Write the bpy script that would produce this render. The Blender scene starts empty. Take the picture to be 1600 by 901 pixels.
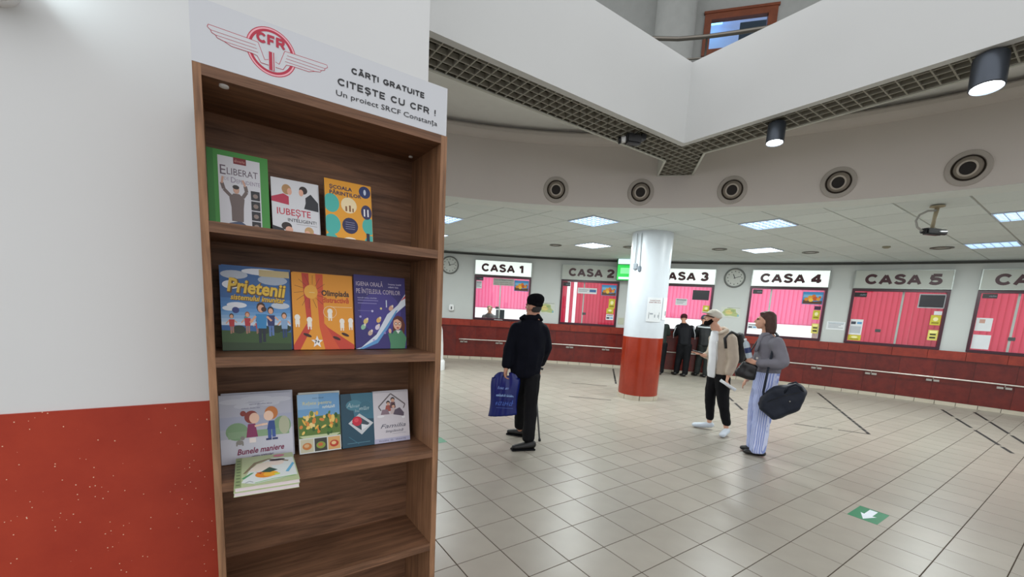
import bpy, bmesh, math, random
from mathutils import Vector, Matrix
random.seed(7)
S = bpy.context.scene
COL = S.collection
PI = math.pi
# ------------------------------------------------------------------ camera
cam_d = bpy.data.cameras.new('camera'); cam = bpy.data.objects.new('camera', cam_d); COL.objects.link(cam)
cam_d.sensor_width = 36.0; cam_d.sensor_fit = 'HORIZONTAL'
cam_d.lens = 658.35 / 1600 * 36.0
cam_d.shift_y = (576.5 - 450.5) / 1600
cam_d.clip_start = 0.05; cam_d.clip_end = 200
cR = Vector((0.82405697, -0.5639202, 0.05407504)); cU = Vector((0.03926279, 0.15207591, 0.98758866)); cF = Vector((0.5651447, 0.81170618, -0.14746029))
cam.matrix_world = Matrix(((cR.x, cU.x, -cF.x, 0), (cR.y, cU.y, -cF.y, 0), (cR.z, cU.z, -cF.z, 1.6), (0, 0, 0, 1)))
S.camera = cam
# ------------------------------------------------------------------ world, exposure
w = bpy.data.worlds.new('world'); S.world = w; w.use_nodes = True
w.node_tree.nodes['Background'].inputs[0].default_value = (0.97, 0.98, 1.0, 1)
w.node_tree.nodes['Background'].inputs[1].default_value = 1.2
S.view_settings.view_transform = 'Standard'; S.view_settings.look = 'None'
S.view_settings.gamma = 1.0; S.view_settings.use_curve_mapping = False
S.view_settings.exposure = 0.2
PANEL_W = 48.0
PANEL_E = 30.0      # ceiling light panels
SPOT_W = 14.0      # the two hanging spotlights

# ------------------------------------------------------------------ materials
_m = {}
def lin(c):
    return tuple((x / 12.92 if x <= 0.04045 else ((x + 0.055) / 1.055) ** 2.4) for x in c)
def hx(s): return lin(tuple(int(s[i:i + 2], 16) / 255 for i in (0, 2, 4)))
def mat(name, col, rough=0.6, spec=0.5, metal=0.0, noise=0.06, nscale=8.0, emit=None, es=1.0, coat=0.0, island=0.0):
    """procedural principled material: base colour with a little noise"""
    if name in _m: return _m[name]
    if isinstance(col, str): col = hx(col)
    m = bpy.data.materials.new(name); m.use_nodes = True; nt = m.node_tree; n = nt.nodes; b = n['Principled BSDF']
    b.inputs['Roughness'].default_value = rough; b.inputs['Specular IOR Level'].default_value = spec; b.inputs['Metallic'].default_value = metal
    b.inputs['Coat Weight'].default_value = coat
    tc = n.new('ShaderNodeTexCoord'); no = n.new('ShaderNodeTexNoise'); no.inputs['Scale'].default_value = nscale; no.inputs['Detail'].default_value = 4
    nt.links.new(tc.outputs['Object'], no.inputs['Vector'])
    hv = n.new('ShaderNodeHueSaturation'); hv.inputs['Color'].default_value = (*col, 1)
    mr = n.new('ShaderNodeMapRange'); mr.inputs[1].default_value = 0.25; mr.inputs[2].default_value = 0.75
    mr.inputs[3].default_value = 1 - noise; mr.inputs[4].default_value = 1 + noise
    nt.links.new(no.outputs['Fac'], mr.inputs[0])
    if island:
        ge = n.new('ShaderNodeNewGeometry'); oi = n.new('ShaderNodeObjectInfo')
        ad = n.new('ShaderNodeMath'); ad.operation = 'ADD'; fr = n.new('ShaderNodeMath'); fr.operation = 'FRACT'
        nt.links.new(ge.outputs['Random Per Island'], ad.inputs[0]); nt.links.new(oi.outputs['Random'], ad.inputs[1]); nt.links.new(ad.outputs[0], fr.inputs[0])
        m2 = n.new('ShaderNodeMapRange'); m2.inputs[3].default_value = 1 - island; m2.inputs[4].default_value = 1 + island
        nt.links.new(fr.outputs[0], m2.inputs[0]); mu = n.new('ShaderNodeMath'); mu.operation = 'MULTIPLY'
        nt.links.new(mr.outputs[0], mu.inputs[0]); nt.links.new(m2.outputs[0], mu.inputs[1]); nt.links.new(mu.outputs[0], hv.inputs['Value'])
    else:
        nt.links.new(mr.outputs[0], hv.inputs['Value'])
    nt.links.new(hv.outputs[0], b.inputs['Base Color'])
    if emit is not None:
        b.inputs['Emission Color'].default_value = (*(hx(emit) if isinstance(emit, str) else emit), 1); b.inputs['Emission Strength'].default_value = es
    _m[name] = m; return m
def flat(c):
    """plain printing ink"""
    return mat('ink_' + c, c, rough=0.45, noise=0.0)

WALL = mat('white_painted_plaster', 'd6d8d8', 0.7, 0.3, noise=0.03, nscale=1.3)
WALLB = mat('grey_white_painted_wall', 'c3c7c5', 0.7, 0.3, noise=0.03, nscale=1.0)
BULK = mat('warm_grey_gypsum', 'd8d2cd', 0.75, 0.3, noise=0.04, nscale=0.9)
CEIL = mat('ceiling_board', 'dce4e3', 0.85, 0.2, noise=0.02, nscale=30, island=0.03)
CEILB = mat('ceiling_border_plaster', 'dfe5e3', 0.8, 0.2, noise=0.02)
GRID = mat('ceiling_grid_metal', 'a8aca6', 0.6, noise=0.02)
SHADOWGAP = mat('dark_moulding', '3d403c', 0.6)
TILE = mat('beige_ceramic_tile', 'a09a8f', 0.33, 0.28, noise=0.05, nscale=5, island=0.05)
GROUT = mat('grout', '4b4139', 0.9, 0.1)
SKIRT = mat('beige_skirting_tile', 'bcb3a2', 0.35, island=0.05)
DARKMET = mat('dark_grey_metal', '4d535c', 0.35, 0.5, 0.6)
BLACK = mat('black_plastic', '121316', 0.4)
WHITEP = mat('white_plastic', 'e6e8e8', 0.4)
STEEL = mat('brushed_steel', 'b4b2ac', 0.3, metal=0.9)
FRAME = mat('maroon_window_frame', '3c0a20', 0.3)
PAPER = mat('white_paper', 'dfe3e6', 0.8, 0.2, noise=0.02)
LATT = mat('lattice_grey_paint', '9d9b90', 0.6, noise=0.03)
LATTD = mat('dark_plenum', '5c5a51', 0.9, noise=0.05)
PARA = mat('parapet_white_paint', 'd2d4d3', 0.6, 0.3, noise=0.025, nscale=0.8)
LIP = mat('lattice_trim_white', 'c6c8c0', 0.6)
UPW = mat('upper_grey_wall', 'a9aba8', 0.8, noise=0.05)
WOODF = mat('brown_window_wood', '7d4126', 0.45, noise=0.15, nscale=12)
GUN = mat('railing_steel', '7b766e', 0.3, metal=0.85)

def granite(name, c1, c2, scale, rough, fleck=None, island=0.0):
    m = bpy.data.materials.new(name); m.use_nodes = True; nt = m.node_tree; n = nt.nodes; b = n['Principled BSDF']; b.inputs['Roughness'].default_value = rough
    tc = n.new('ShaderNodeTexCoord'); no = n.new('ShaderNodeTexNoise'); no.inputs['Scale'].default_value = scale; no.inputs['Detail'].default_value = 8; no.inputs['Roughness'].default_value = 0.7
    nt.links.new(tc.outputs['Object'], no.inputs['Vector'])
    cr = n.new('ShaderNodeValToRGB'); cr.color_ramp.elements[0].position = 0.35; cr.color_ramp.elements[0].color = (*hx(c1), 1); cr.color_ramp.elements[1].position = 0.68; cr.color_ramp.elements[1].color = (*hx(c2), 1)
    nt.links.new(no.outputs['Fac'], cr.inputs[0]); out = cr.outputs[0]
    if fleck:
        vo = n.new('ShaderNodeTexVoronoi'); vo.inputs['Scale'].default_value = 75; vo.inputs['Randomness'].default_value = 1
        nt.links.new(tc.outputs['Object'], vo.inputs['Vector'])
        lt = n.new('ShaderNodeMath'); lt.operation = 'LESS_THAN'; lt.inputs[1].default_value = 0.11; nt.links.new(vo.outputs['Distance'], lt.inputs[0])
        sp = n.new('ShaderNodeSeparateColor'); nt.links.new(vo.outputs['Color'], sp.inputs[0])
        l2 = n.new('ShaderNodeMath'); l2.operation = 'LESS_THAN'; l2.inputs[1].default_value = 0.35; nt.links.new(sp.outputs[0], l2.inputs[0])
        mu = n.new('ShaderNodeMath'); mu.operation = 'MULTIPLY'; nt.links.new(lt.outputs[0], mu.inputs[0]); nt.links.new(l2.outputs[0], mu.inputs[1])
        mx = n.new('ShaderNodeMix'); mx.data_type = 'RGBA'; mx.inputs['B'].default_value = (*hx(fleck), 1); nt.links.new(mu.outputs[0], mx.inputs['Factor']); nt.links.new(out, mx.inputs['A']); out = mx.outputs['Result']
    if island:
        oi = n.new('ShaderNodeObjectInfo'); mr = n.new('ShaderNodeMapRange'); mr.inputs[3].default_value = 1 - island; mr.inputs[4].default_value = 1 + island
        nt.links.new(oi.outputs['Random'], mr.inputs[0]); hv = n.new('ShaderNodeHueSaturation'); nt.links.new(mr.outputs[0], hv.inputs['Value']); nt.links.new(out, hv.inputs['Color']); out = hv.outputs[0]
    nt.links.new(out, b.inputs['Base Color']); return m
RED = granite('red_flecked_wainscot', '9c2d1a', 'ae3b23', 3.0, 0.32, 'e9c9ae')
COUNT = granite('dark_red_granite', '571410', '6e1f16', 6.0, 0.22, None, 0.12)
COUNTL = granite('red_granite_ledge', '742013', '8a2c1a', 6.0, 0.25, None, 0.12)

def wood(name, c1, c2, c3, axis):
    m = bpy.data.materials.new(name); m.use_nodes = True; nt = m.node_tree; n = nt.nodes; b = n['Principled BSDF']; b.inputs['Roughness'].default_value = 0.5
    b.inputs['Specular IOR Level'].default_value = 0.3
    tc = n.new('ShaderNodeTexCoord'); mp = n.new('ShaderNodeMapping')
    sc = {'x': (1.5, 22, 22), 'z': (22, 22, 1.5)}[axis]; mp.inputs['Scale'].default_value = sc
    nt.links.new(tc.outputs['Object'], mp.inputs['Vector'])
    no = n.new('ShaderNodeTexNoise'); no.inputs['Scale'].default_value = 2.2; no.inputs['Detail'].default_value = 9; no.inputs['Roughness'].default_value = 0.65; no.inputs['Distortion'].default_value = 0.8
    nt.links.new(mp.outputs[0], no.inputs['Vector'])
    cr = n.new('ShaderNodeValToRGB'); e = cr.color_ramp.elements; e[0].position = 0.28; e[0].color = (*hx(c1), 1); e[1].position = 0.75; e[1].color = (*hx(c3), 1)
    k = e.new(0.5); k.color = (*hx(c2), 1)
    nt.links.new(no.outputs['Fac'], cr.inputs[0])
    n2 = n.new('ShaderNodeTexNoise'); n2.inputs['Scale'].default_value = 5; nt.links.new(tc.outputs['Object'], n2.inputs['Vector'])
    mr = n.new('ShaderNodeMapRange'); mr.inputs[1].default_value = 0.3; mr.inputs[2].default_value = 0.7; mr.inputs[3].default_value = 0.85; mr.inputs[4].default_value = 1.1; nt.links.new(n2.outputs['Fac'], mr.inputs[0])
    hv = n.new('ShaderNodeHueSaturation'); nt.links.new(cr.outputs[0], hv.inputs['Color']); nt.links.new(mr.outputs[0], hv.inputs['Value'])
    nt.links.new(hv.outputs[0], b.inputs['Base Color'])
    bp = n.new('ShaderNodeBump'); bp.inputs['Strength'].default_value = 0.15; bp.inputs['Distance'].default_value = 0.002; nt.links.new(no.outputs['Fac'], bp.inputs['Height']); nt.links.new(bp.outputs[0], b.inputs['Normal'])
    return m
WOODH = wood('oak_laminate_horizontal', '4d3526', '74543f', '92694e', 'x')
WOODV = wood('oak_laminate_vertical_lit', '5a4030', '8f6a4e', 'ae8363', 'z')  # uprights coloured lighter, with the light falling on them put into the wood tone

def glass_mat(name, tint=(1, 1, 1), refl=0.08):
    m = bpy.data.materials.new(name); m.use_nodes = True; nt = m.node_tree; n = nt.nodes; n.remove(n['Principled BSDF'])
    tr = n.new('ShaderNodeBsdfTransparent'); tr.inputs[0].default_value = (*tint, 1)
    gl = n.new('ShaderNodeBsdfGlossy'); gl.inputs['Roughness'].default_value = 0.02
    fr = n.new('ShaderNodeFresnel'); fr.inputs[0].default_value = 1.45
    mx = n.new('ShaderNodeMixShader'); nt.links.new(fr.outputs[0], mx.inputs[0]); nt.links.new(tr.outputs[0], mx.inputs[1]); nt.links.new(gl.outputs[0], mx.inputs[2])
    nt.links.new(mx.outputs[0], n['Material Output'].inputs[0]); return m
GLASS = glass_mat('window_glass', (0.93, 0.96, 0.95))
def slat_mat(name, c, tr_c, f=0.6):
    m = bpy.data.materials.new(name); m.use_nodes = True; nt = m.node_tree; n = nt.nodes; n.remove(n['Principled BSDF'])
    d = n.new('ShaderNodeBsdfDiffuse'); d.inputs[0].default_value = (*hx(c), 1); t = n.new('ShaderNodeBsdfTranslucent'); t.inputs[0].default_value = (*tr_c, 1)
    mx = n.new('ShaderNodeMixShader'); mx.inputs[0].default_value = f; nt.links.new(d.outputs[0], mx.inputs[1]); nt.links.new(t.outputs[0], mx.inputs[2]); nt.links.new(mx.outputs[0], n['Material Output'].inputs[0]); return m
SLAT_P = slat_mat('pink_blind_fabric', 'f05a92', (1.0, 0.27, 0.47), 0.75)
SLAT_R = slat_mat('red_pink_blind_fabric', 'c23a58', (1.0, 0.09, 0.17), 0.5)

# ------------------------------------------------------------------ helpers
def link(name, me, m=None, parent=None, loc=None, rz=None):
    o = bpy.data.objects.new(name, me); COL.objects.link(o)
    if m is not None and me is not None:
        for x in (m if isinstance(m, (list, tuple)) else [m]): me.materials.append(x)
    if parent is not None: o.parent = parent
    if loc is not None: o.location = loc
    if rz is not None: o.rotation_euler = (0, 0, rz)
    return o
def mesh_bm(name, bm, smooth=False):
    bmesh.ops.recalc_face_normals(bm, faces=bm.faces)
    me = bpy.data.meshes.new(name); bm.to_mesh(me); bm.free()
    if smooth: me.shade_smooth()
    return me
def thing(name, label, cat, loc=(0, 0, 0), rz=0.0, group=None):
    o = bpy.data.objects.new(name, None); COL.objects.link(o); o.empty_display_size = 0.1
    o.location = loc; o.rotation_euler = (0, 0, rz); return tag(o, label, cat, group)
def tag(o, label, cat, group=None):
    o['label'] = label; o['category'] = cat
    if group: o['group'] = group
    return o
def struct(o): o['kind'] = 'structure'; return o
def boxb(bm, x0, x1, y0, y1, z0, z1, M=None):
    v = [bm.verts.new(Vector(p) if M is None else M @ Vector(p)) for p in ((x0, y0, z0), (x1, y0, z0), (x1, y1, z0), (x0, y1, z0), (x0, y0, z1), (x1, y0, z1), (x1, y1, z1), (x0, y1, z1))]
    for f in ((0, 3, 2, 1), (4, 5, 6, 7), (0, 1, 5, 4), (1, 2, 6, 5), (2, 3, 7, 6), (3, 0, 4, 7)): bm.faces.new([v[i] for i in f])
def box(name, x0, x1, y0, y1, z0, z1, m, parent=None, bev=0.0, **k):
    bm = bmesh.new(); boxb(bm, x0, x1, y0, y1, z0, z1)
    if bev: bmesh.ops.bevel(bm, geom=list(bm.edges), offset=bev, segments=2, affect='EDGES')
    return link(name, mesh_bm(name, bm), m, parent, **k)
def quad(name, pts, m, parent=None):
    bm = bmesh.new(); bm.faces.new([bm.verts.new(p) for p in pts]); me = bpy.data.meshes.new(name); bm.to_mesh(me); bm.free()
    return link(name, me, m, parent)
def ring_frame(d):
    d = d.normalized(); a = Vector((0, 0, 1)) if abs(d.z) < 0.9 else Vector((1, 0, 0)); u = d.cross(a).normalized(); return u, d.cross(u).normalized()
def tubeb(bm, pts, r, n=8, caps=True):
    pts = [Vector(p) for p in pts]; rs = r if isinstance(r, (list, tuple)) else [r] * len(pts); rings = []
    u = None
    for i, p in enumerate(pts):
        d = (pts[min(i + 1, len(pts) - 1)] - pts[max(i - 1, 0)]).normalized()
        if u is None: u, _v = ring_frame(d)
        u = (u - d * u.dot(d)).normalized(); v = d.cross(u)
        rings.append([bm.verts.new(p + (u * math.cos(t) + v * math.sin(t)) * rs[i]) for t in (2 * PI * k / n for k in range(n))])
    for a, b in zip(rings, rings[1:]):
        for k in range(n): bm.faces.new((a[k], a[(k + 1) % n], b[(k + 1) % n], b[k]))
    if caps: bm.faces.new(rings[0][::-1]); bm.faces.new(rings[-1])
def tube(name, pts, r, m, parent=None, n=8, **k):
    bm = bmesh.new(); tubeb(bm, pts, r, n); return link(name, mesh_bm(name, bm, True), m, parent, **k)
def latheb(bm, prof, n=28, M=None, closed=False):
    """prof: (radius, z) pairs turned about z"""
    rings = []
    for r, z in prof:
        ring = []
        for k in range(n):
            t = 2 * PI * k / n; p = Vector((r * math.cos(t), r * math.sin(t), z)); ring.append(bm.verts.new(M @ p if M else p))
        rings.append(ring)
    for a, b in zip(rings, rings[1:]):
        for k in range(n): bm.faces.new((a[k], a[(k + 1) % n], b[(k + 1) % n], b[k]))
    if closed:
        bm.faces.new(rings[0][::-1]); bm.faces.new(rings[-1])
def lathe(name, prof, m, parent=None, n=28, M=None, closed=True, smooth=True, **k):
    bm = bmesh.new(); latheb(bm, prof, n, M, closed); me = mesh_bm(name, bm, smooth)
    if smooth and hasattr(me, 'set_sharp_from_angle'): me.set_sharp_from_angle(angle=0.7)
    return link(name, me, m, parent, **k)
def copy_tree(o, parent=None):
    c = o.copy(); COL.objects.link(c); c.parent = parent
    for ch in list(o.children): copy_tree(ch, c)
    return c

# --- text: outline meshes made once per string
_tx = {}
def text_geo(s, bold=0.0):
    key = (s, bold)
    if key in _tx: return _tx[key]
    cu = bpy.data.curves.new('t', 'FONT'); cu.body = s; cu.size = 1.0; cu.offset = bold; cu.resolution_u = 2; cu.fill_mode = 'FRONT'
    ob = bpy.data.objects.new('t', cu); COL.objects.link(ob)
    me = bpy.data.meshes.new_from_object(ob); vs = [(v.co.x, v.co.y) for v in me.vertices]; fs = [tuple(p.vertices) for p in me.polygons]
    bpy.data.objects.remove(ob); bpy.data.curves.remove(cu); bpy.data.meshes.remove(me)
    x0 = min(v[0] for v in vs); x1 = max(v[0] for v in vs); _tx[key] = (vs, fs, x0, x1); return _tx[key]

_cap = []
def capheight():
    if not _cap: _cap.append(max(v[1] for v in text_geo('H')[0]))
    return _cap[0]
def _arc(cx, cy, rx, ry, a0, a1, n=10): return [(cx + rx * math.cos(math.radians(a0 + (a1 - a0) * i / n)), cy + ry * math.sin(math.radians(a0 + (a1 - a0) * i / n))) for i in range(n + 1)]
# plain bold capitals drawn as strokes: width, strokes (height 1)
GLY = {'A': (.78, [[(.07, .0), (.39, .93)], [(.71, .0), (.39, .93)], [(.2, .3), (.58, .3)]]), 'C': (.76, [_arc(.41, .5, .32, .42, 42, 318, 18)]), 'S': (.68, [_arc(.34, .715, .24, .205, 20, 200, 10) + _arc(.34, .285, .26, .215, 90 - 15, -160, 12)]),
       'E': (.64, [[(.09, 0), (.09, 1)], [(.02, .93), (.6, .93)], [(.02, .5), (.55, .5)], [(.02, .07), (.62, .07)]]), 'F': (.6, [[(.09, 0), (.09, 1)], [(.02, .93), (.58, .93)], [(.02, .48), (.5, .48)]]),
       'G': (.8, [_arc(.42, .5, .33, .42, 45, 300, 18) + [(.62, .15), (.70, .22), (.70, .47)], [(.76, .45), (.43, .45)]]), 'I': (.2, [[(.1, 0), (.1, 1)]]), 'R': (.74, [[(.09, 0), (.09, 1)], [(.02, .93), (.4, .93)] + _arc(.4, .7, .21, .23, 90, -90, 8) + [(.02, .47)], [(.4, .47), (.66, 0)]]),
       'T': (.64, [[(.32, 0), (.32, 1)], [(0, .93), (.64, .93)]]), 'U': (.74, [[(.09, 1), (.09, .35)] + _arc(.37, .35, .28, .28, 180, 360, 10) + [(.65, 1)]]), ' ': (.36, []), '!': (.2, [[(.1, .3), (.1, 1)], [(.1, 0), (.1, .15)]]),
       '1': (.44, [[(.3, 0), (.3, 1)], [(.3, .9), (.06, .7)]]), '2': (.62, [_arc(.31, .71, .22, .22, 165, -35, 10) + [(.12, .1)], [(.04, .07), (.6, .07)]]), '3': (.62, [_arc(.29, .72, .2, .21, 150, -80, 10), _arc(.29, .29, .23, .22, 85, -150, 12)]),
       '4': (.66, [[(.46, 0), (.46, 1)], [(.46, .92), (.07, .3)], [(.03, .27), (.64, .27)]]), '5': (.62, [[(.58, .93), (.16, .93)], [(.17, .95), (.12, .53)], _arc(.3, .32, .25, .25, 140, -150, 12)]), '6': (.64, [_arc(.32, .3, .24, .23, 0, 360, 14), _arc(.4, .42, .33, .5, 80, 185, 8)])}
GLY['Ă'] = (.78, GLY['A'][1] + [_arc(.39, 1.3, .15, .14, 200, 340, 6)]); GLY['Ț'] = (.64, GLY['T'][1] + [[(.35, -.1), (.29, -.28)]]); GLY['Ș'] = (.68, GLY['S'][1] + [[(.36, -.1), (.3, -.28)]])
class Art:
    """flat print: coloured polygons in local x (right) and z (up), stacked a hair apart towards -y"""
    def __init__(s, W=1.0, H=1.0): s.v = []; s.f = []; s.mi = []; s.cols = []; s.k = 0; s.W = W; s.H = H; s.cap = 1.0; s.done = False
    def _c(s, c):
        if c not in s.cols: s.cols.append(c)
        return s.cols.index(c)
    def poly(s, c, pts):
        s.k += 1; y = -s.k; b = len(s.v); s.v += [(p[0] * s.W, y, p[1] * s.H) for p in pts]; s.f.append(tuple(range(b, b + len(pts)))); s.mi.append(s._c(c)); return s
    def rect(s, c, x0, y0, x1, y1): return s.poly(c, ((x0, y0), (x1, y0), (x1, y1), (x0, y1)))
    def ell(s, c, x, y, rx, ry, n=18, a=0.0):
        ca, sa = math.cos(a), math.sin(a)
        return s.poly(c, [(x + rx * math.cos(t) * ca - ry * math.sin(t) * sa, y + rx * math.cos(t) * sa + ry * math.sin(t) * ca) for t in (2 * PI * k / n for k in range(n))])
    def line(s, c, pts, w):
        """w in unit of W"""
        for (x0, y0), (x1, y1) in zip(pts, pts[1:]):
            dx, dy = (x1 - x0) * s.W, (y1 - y0) * s.H; L = math.hypot(dx, dy) or 1; nx, ny = -dy / L * w * s.W / 2, dx / L * w * s.W / 2
            s.poly(c, ((x0 + nx / s.W, y0 + ny / s.H), (x0 - nx / s.W, y0 - ny / s.H), (x1 - nx / s.W, y1 - ny / s.H), (x1 + nx / s.W, y1 + ny / s.H)))
        return s
    def text(s, c, t, x0, x1, y, h, bold=0.0, slant=0.0, tilt=0.0):
        """fits between x0..x1, baseline y, capital height h"""
        vs, fs, a, b = text_geo(t, bold); s.k += 1; yy = -s.k; base = len(s.v); sx = (x1 - x0) / (b - a); sy = h / capheight()
        for vx, vy in vs:
            X = x0 + (vx - a) * sx; s.v.append(((X + vy * slant * sx) * s.W, yy, (y + vy * sy + (X - x0) * tilt) * s.H))
        for f in fs: s.f.append(tuple(base + i for i in f)); s.mi.append(s._c(c))
        return s
    def caps(s, c, t, x0, x1, y, h, wt=.16, gap=.12):
        tot = sum(GLY[q][0] for q in t) + gap * (len(t) - 1); sx = (x1 - x0) / tot; X = 0; s.k += 1
        for q in t:
            for st in GLY[q][1]:
                for a, b in zip(st, st[1:]):
                    dx, dy = (b[0] - a[0]) * sx, (b[1] - a[1]) * h; L_ = math.hypot(dx, dy) or 1; tk = wt * (h * .35 + sx * .65) / 2; nx, ny = -dy / L_ * tk, dx / L_ * tk; ex, ey = (dx / L_ * tk * .25, dy / L_ * tk * .25) if len(st) > 2 else (0, 0)
                    p = (x0 + (X + a[0]) * sx - ex, y + a[1] * h - ey); r_ = (x0 + (X + b[0]) * sx + ex, y + b[1] * h + ey); k0 = s.k; s.poly(c, ((p[0] + nx, p[1] + ny), (p[0] - nx, p[1] - ny), (r_[0] - nx, r_[1] - ny), (r_[0] + nx, r_[1] + ny))); s.k = k0 + .08
            X += GLY[q][0] + gap
        s.k += 1; return s
    def scrib(s, c, x0, x1, y, h, n=3, seed=0, slant=0.0):
        """writing too small to read in the photograph: rows of tiny strokes grouped like words"""
        r = random.Random(seed); x = x0; k0 = s.k; t = h * s.H / s.W * .16; gaps = sorted(x0 + (x1 - x0) * (i + r.uniform(-.2, .2)) / n for i in range(1, n))
        while x < x1 - t:
            if gaps and x > gaps[0]: gaps.pop(0); x += t * 3; continue
            hh = h * r.choice((.65, .65, 1, .7)); s.k = k0; s.poly(c, ((x, y), (x + t, y), (x + t + slant * h, y + hh), (x + slant * h, y + hh)))
            if r.random() < .6: yy = y + hh * r.choice((.0, .4, .8)); s.k = k0 + .5; s.poly(c, ((x, yy), (x + t * 2.4, yy), (x + t * 2.4, yy + h * .16), (x, yy + h * .16)))
            x += t * 2.4
        s.k = k0 + 1; return s
    def fin(s):
        if not s.done: st = min(.00012 * s.cap, .0012 * s.cap / max(1, s.k)); s.v = [(x, y * st, z) for x, y, z in s.v]; s.done = True
        return s
    def build(s, name, parent=None, off=0.0, cyl=None):
        s.fin(); me = bpy.data.meshes.new(name)
        vs = [(x, y - off, z) for x, y, z in s.v]
        if cyl: vs = [(math.sin(x / cyl) * (cyl - y), -math.cos(x / cyl) * (cyl - y), z) for x, y, z in vs]
        me.from_pydata(vs, [], s.f)
        for p, i in zip(me.polygons, s.mi): p.material_index = i
        return link(name, me, [c if not isinstance(c, str) else flat(c) for c in s.cols], parent)

# --- organic bodies: hulls of ellipsoids fused into one continuous surface
_ico = None
def ico():
    global _ico
    if _ico is None:
        b = bmesh.new(); bmesh.ops.create_icosphere(b, subdivisions=2, radius=1.0); _ico = [v.co.copy() for v in b.verts]; b.free()
    return _ico
def E(x, y, z, rx, ry=None, rz=None, M=None): return (Vector((x, y, z)), (rx, ry or rx, rz or rx), M)
def chain(*es): return [[a, b] for a, b in zip(es, es[1:])] if len(es) > 1 else [[es[0]]]
FOLDS = {'jacket': .016, 'trousers': .016, 'bag_body': .018, 't_shirt': .012, 'pack_body': .012, 'sweater': .01, 'hair': .008}
def blob(name, hulls, voxel, m, parent=None, smooth=4):
    bm = bmesh.new()
    for h in hulls:
        vs = []
        for c, r, M in h:
            for p in ico():
                q = Vector((p.x * r[0], p.y * r[1], p.z * r[2]))
                if M: q = M @ q
                vs.append(bm.verts.new(c + q))
        res = bmesh.ops.convex_hull(bm, input=vs, use_existing_faces=False)
        dead = [g for g in res['geom_interior'] if isinstance(g, bmesh.types.BMVert)]
        bmesh.ops.delete(bm, geom=dead, context='VERTS')
    me = mesh_bm(name, bm); ob = bpy.data.objects.new('tmp', me); COL.objects.link(ob)
    md = ob.modifiers.new('r', 'REMESH'); md.mode = 'VOXEL'; md.voxel_size = voxel
    if name in FOLDS:
        tx = bpy.data.textures.get('folds') or bpy.data.textures.new('folds', 'CLOUDS'); tx.noise_scale = .13; tx.noise_depth = 2
        dm = ob.modifiers.new('d', 'DISPLACE'); dm.texture = tx; dm.strength = FOLDS[name] * 1.5; dm.mid_level = .5; dm.texture_coords = 'LOCAL'
    if smooth:
        sm = ob.modifiers.new('s', 'SMOOTH'); sm.iterations = smooth; sm.factor = 0.5
    dg = bpy.context.evaluated_depsgraph_get(); dg.update(); out = bpy.data.meshes.new_from_object(ob.evaluated_get(dg)); out.name = name
    bpy.data.objects.remove(ob); out.materials.clear(); out.shade_smooth()
    return link(name, out, m, parent)

# ------------------------------------------------------------------ layout constants
CX, CY, RW = -0.691, -1.35, 13.94          # curved ticket wall
BX, BY, RB = 0.668, 0.051, 5.786           # round bulkhead above the hall
ZC, ZS, ZT = 3.035, 3.445, 4.245           # low ceiling, lattice soffit, parapet top
GX, GY, TS = 1.4687, 2.4515, 0.3206        # floor tile grid
WN = {1: 'the window beside the left clock', 2: 'the window left of the round column', 3: 'the window half behind the column', 4: 'the window behind the striped-trouser person', 5: 'the window second from the right edge', 6: 'the window cut by the right edge'}
WINC = [57.65, 47.35, 37.2, 27.0, 18.35, 10.0]; WH = 3.37
def P(a, r, z): a = math.radians(a); return Vector((CX + r * math.cos(a), CY + r * math.sin(a), z))
def PB(a, r, z): a = math.radians(a); return Vector((BX + r * math.cos(a), BY + r * math.sin(a), z))

# ------------------------------------------------------------------ FLOOR
def clip(poly, n, d):
    """keep n.p <= d"""
    out = []
    for i in range(len(poly)):
        a, b = poly[i], poly[(i + 1) % len(poly)]; da, db = n[0] * a[0] + n[1] * a[1] - d, n[0] * b[0] + n[1] * b[1] - d
        if da <= 0: out.append(a)
        if (da < 0) != (db < 0) and da != db: t = da / (da - db); out.append((a[0] + (b[0] - a[0]) * t, a[1] + (b[1] - a[1]) * t))
    return out
def disc(name, r0, r1, z, a0, a1, n, pt, m, up=True, **k):
    bm = bmesh.new(); A = [bm.verts.new(pt(a0 + (a1 - a0) * i / n, r0, z)) for i in range(n + 1)]; B = [bm.verts.new(pt(a0 + (a1 - a0) * i / n, r1, z)) for i in range(n + 1)]
    for i in range(n): bm.faces.new((A[i], A[i + 1], B[i + 1], B[i]))
    me = bpy.data.meshes.new(name); bm.to_mesh(me); bm.free(); return link(name, me, m, **k)
bm = bmesh.new(); vs = [bm.verts.new((CX + (RW + 3.2) * math.cos(2 * PI * i / 96), CY + (RW + 3.2) * math.sin(2 * PI * i / 96), -0.003)) for i in range(96)]
top = bm.faces.new(vs); r = bmesh.ops.extrude_face_region(bm, geom=[top]); bmesh.ops.translate(bm, verts=[v for v in r['geom'] if isinstance(v, bmesh.types.BMVert)], vec=(0, 0, -0.15))
floor = struct(link('floor', mesh_bm('floor', bm), GROUT))
g = 0.0022
def tile_poly(i, j):
    x0 = GX + i * TS + g; x1 = x0 + TS - 2 * g; y0 = GY + j * TS + g; y1 = y0 + TS - 2 * g
    return [(x0, y0), (x1, y0), (x1, y1), (x0, y1)]
def tileb(bm, poly, z0, z1, b):
    cx = sum(p[0] for p in poly) / len(poly); cy = sum(p[1] for p in poly) / len(poly)
    sh = [(cx + (p[0] - cx) * (1 - b), cy + (p[1] - cy) * (1 - b)) for p in poly]
    lo = [bm.verts.new((*p, z0)) for p in poly]; hi = [bm.verts.new((*p, z1)) for p in sh]; n = len(poly)
    bm.faces.new(hi)
    for k in range(n): bm.faces.new((lo[k], lo[(k + 1) % n], hi[(k + 1) % n], hi[k]))
tiles = []
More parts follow.
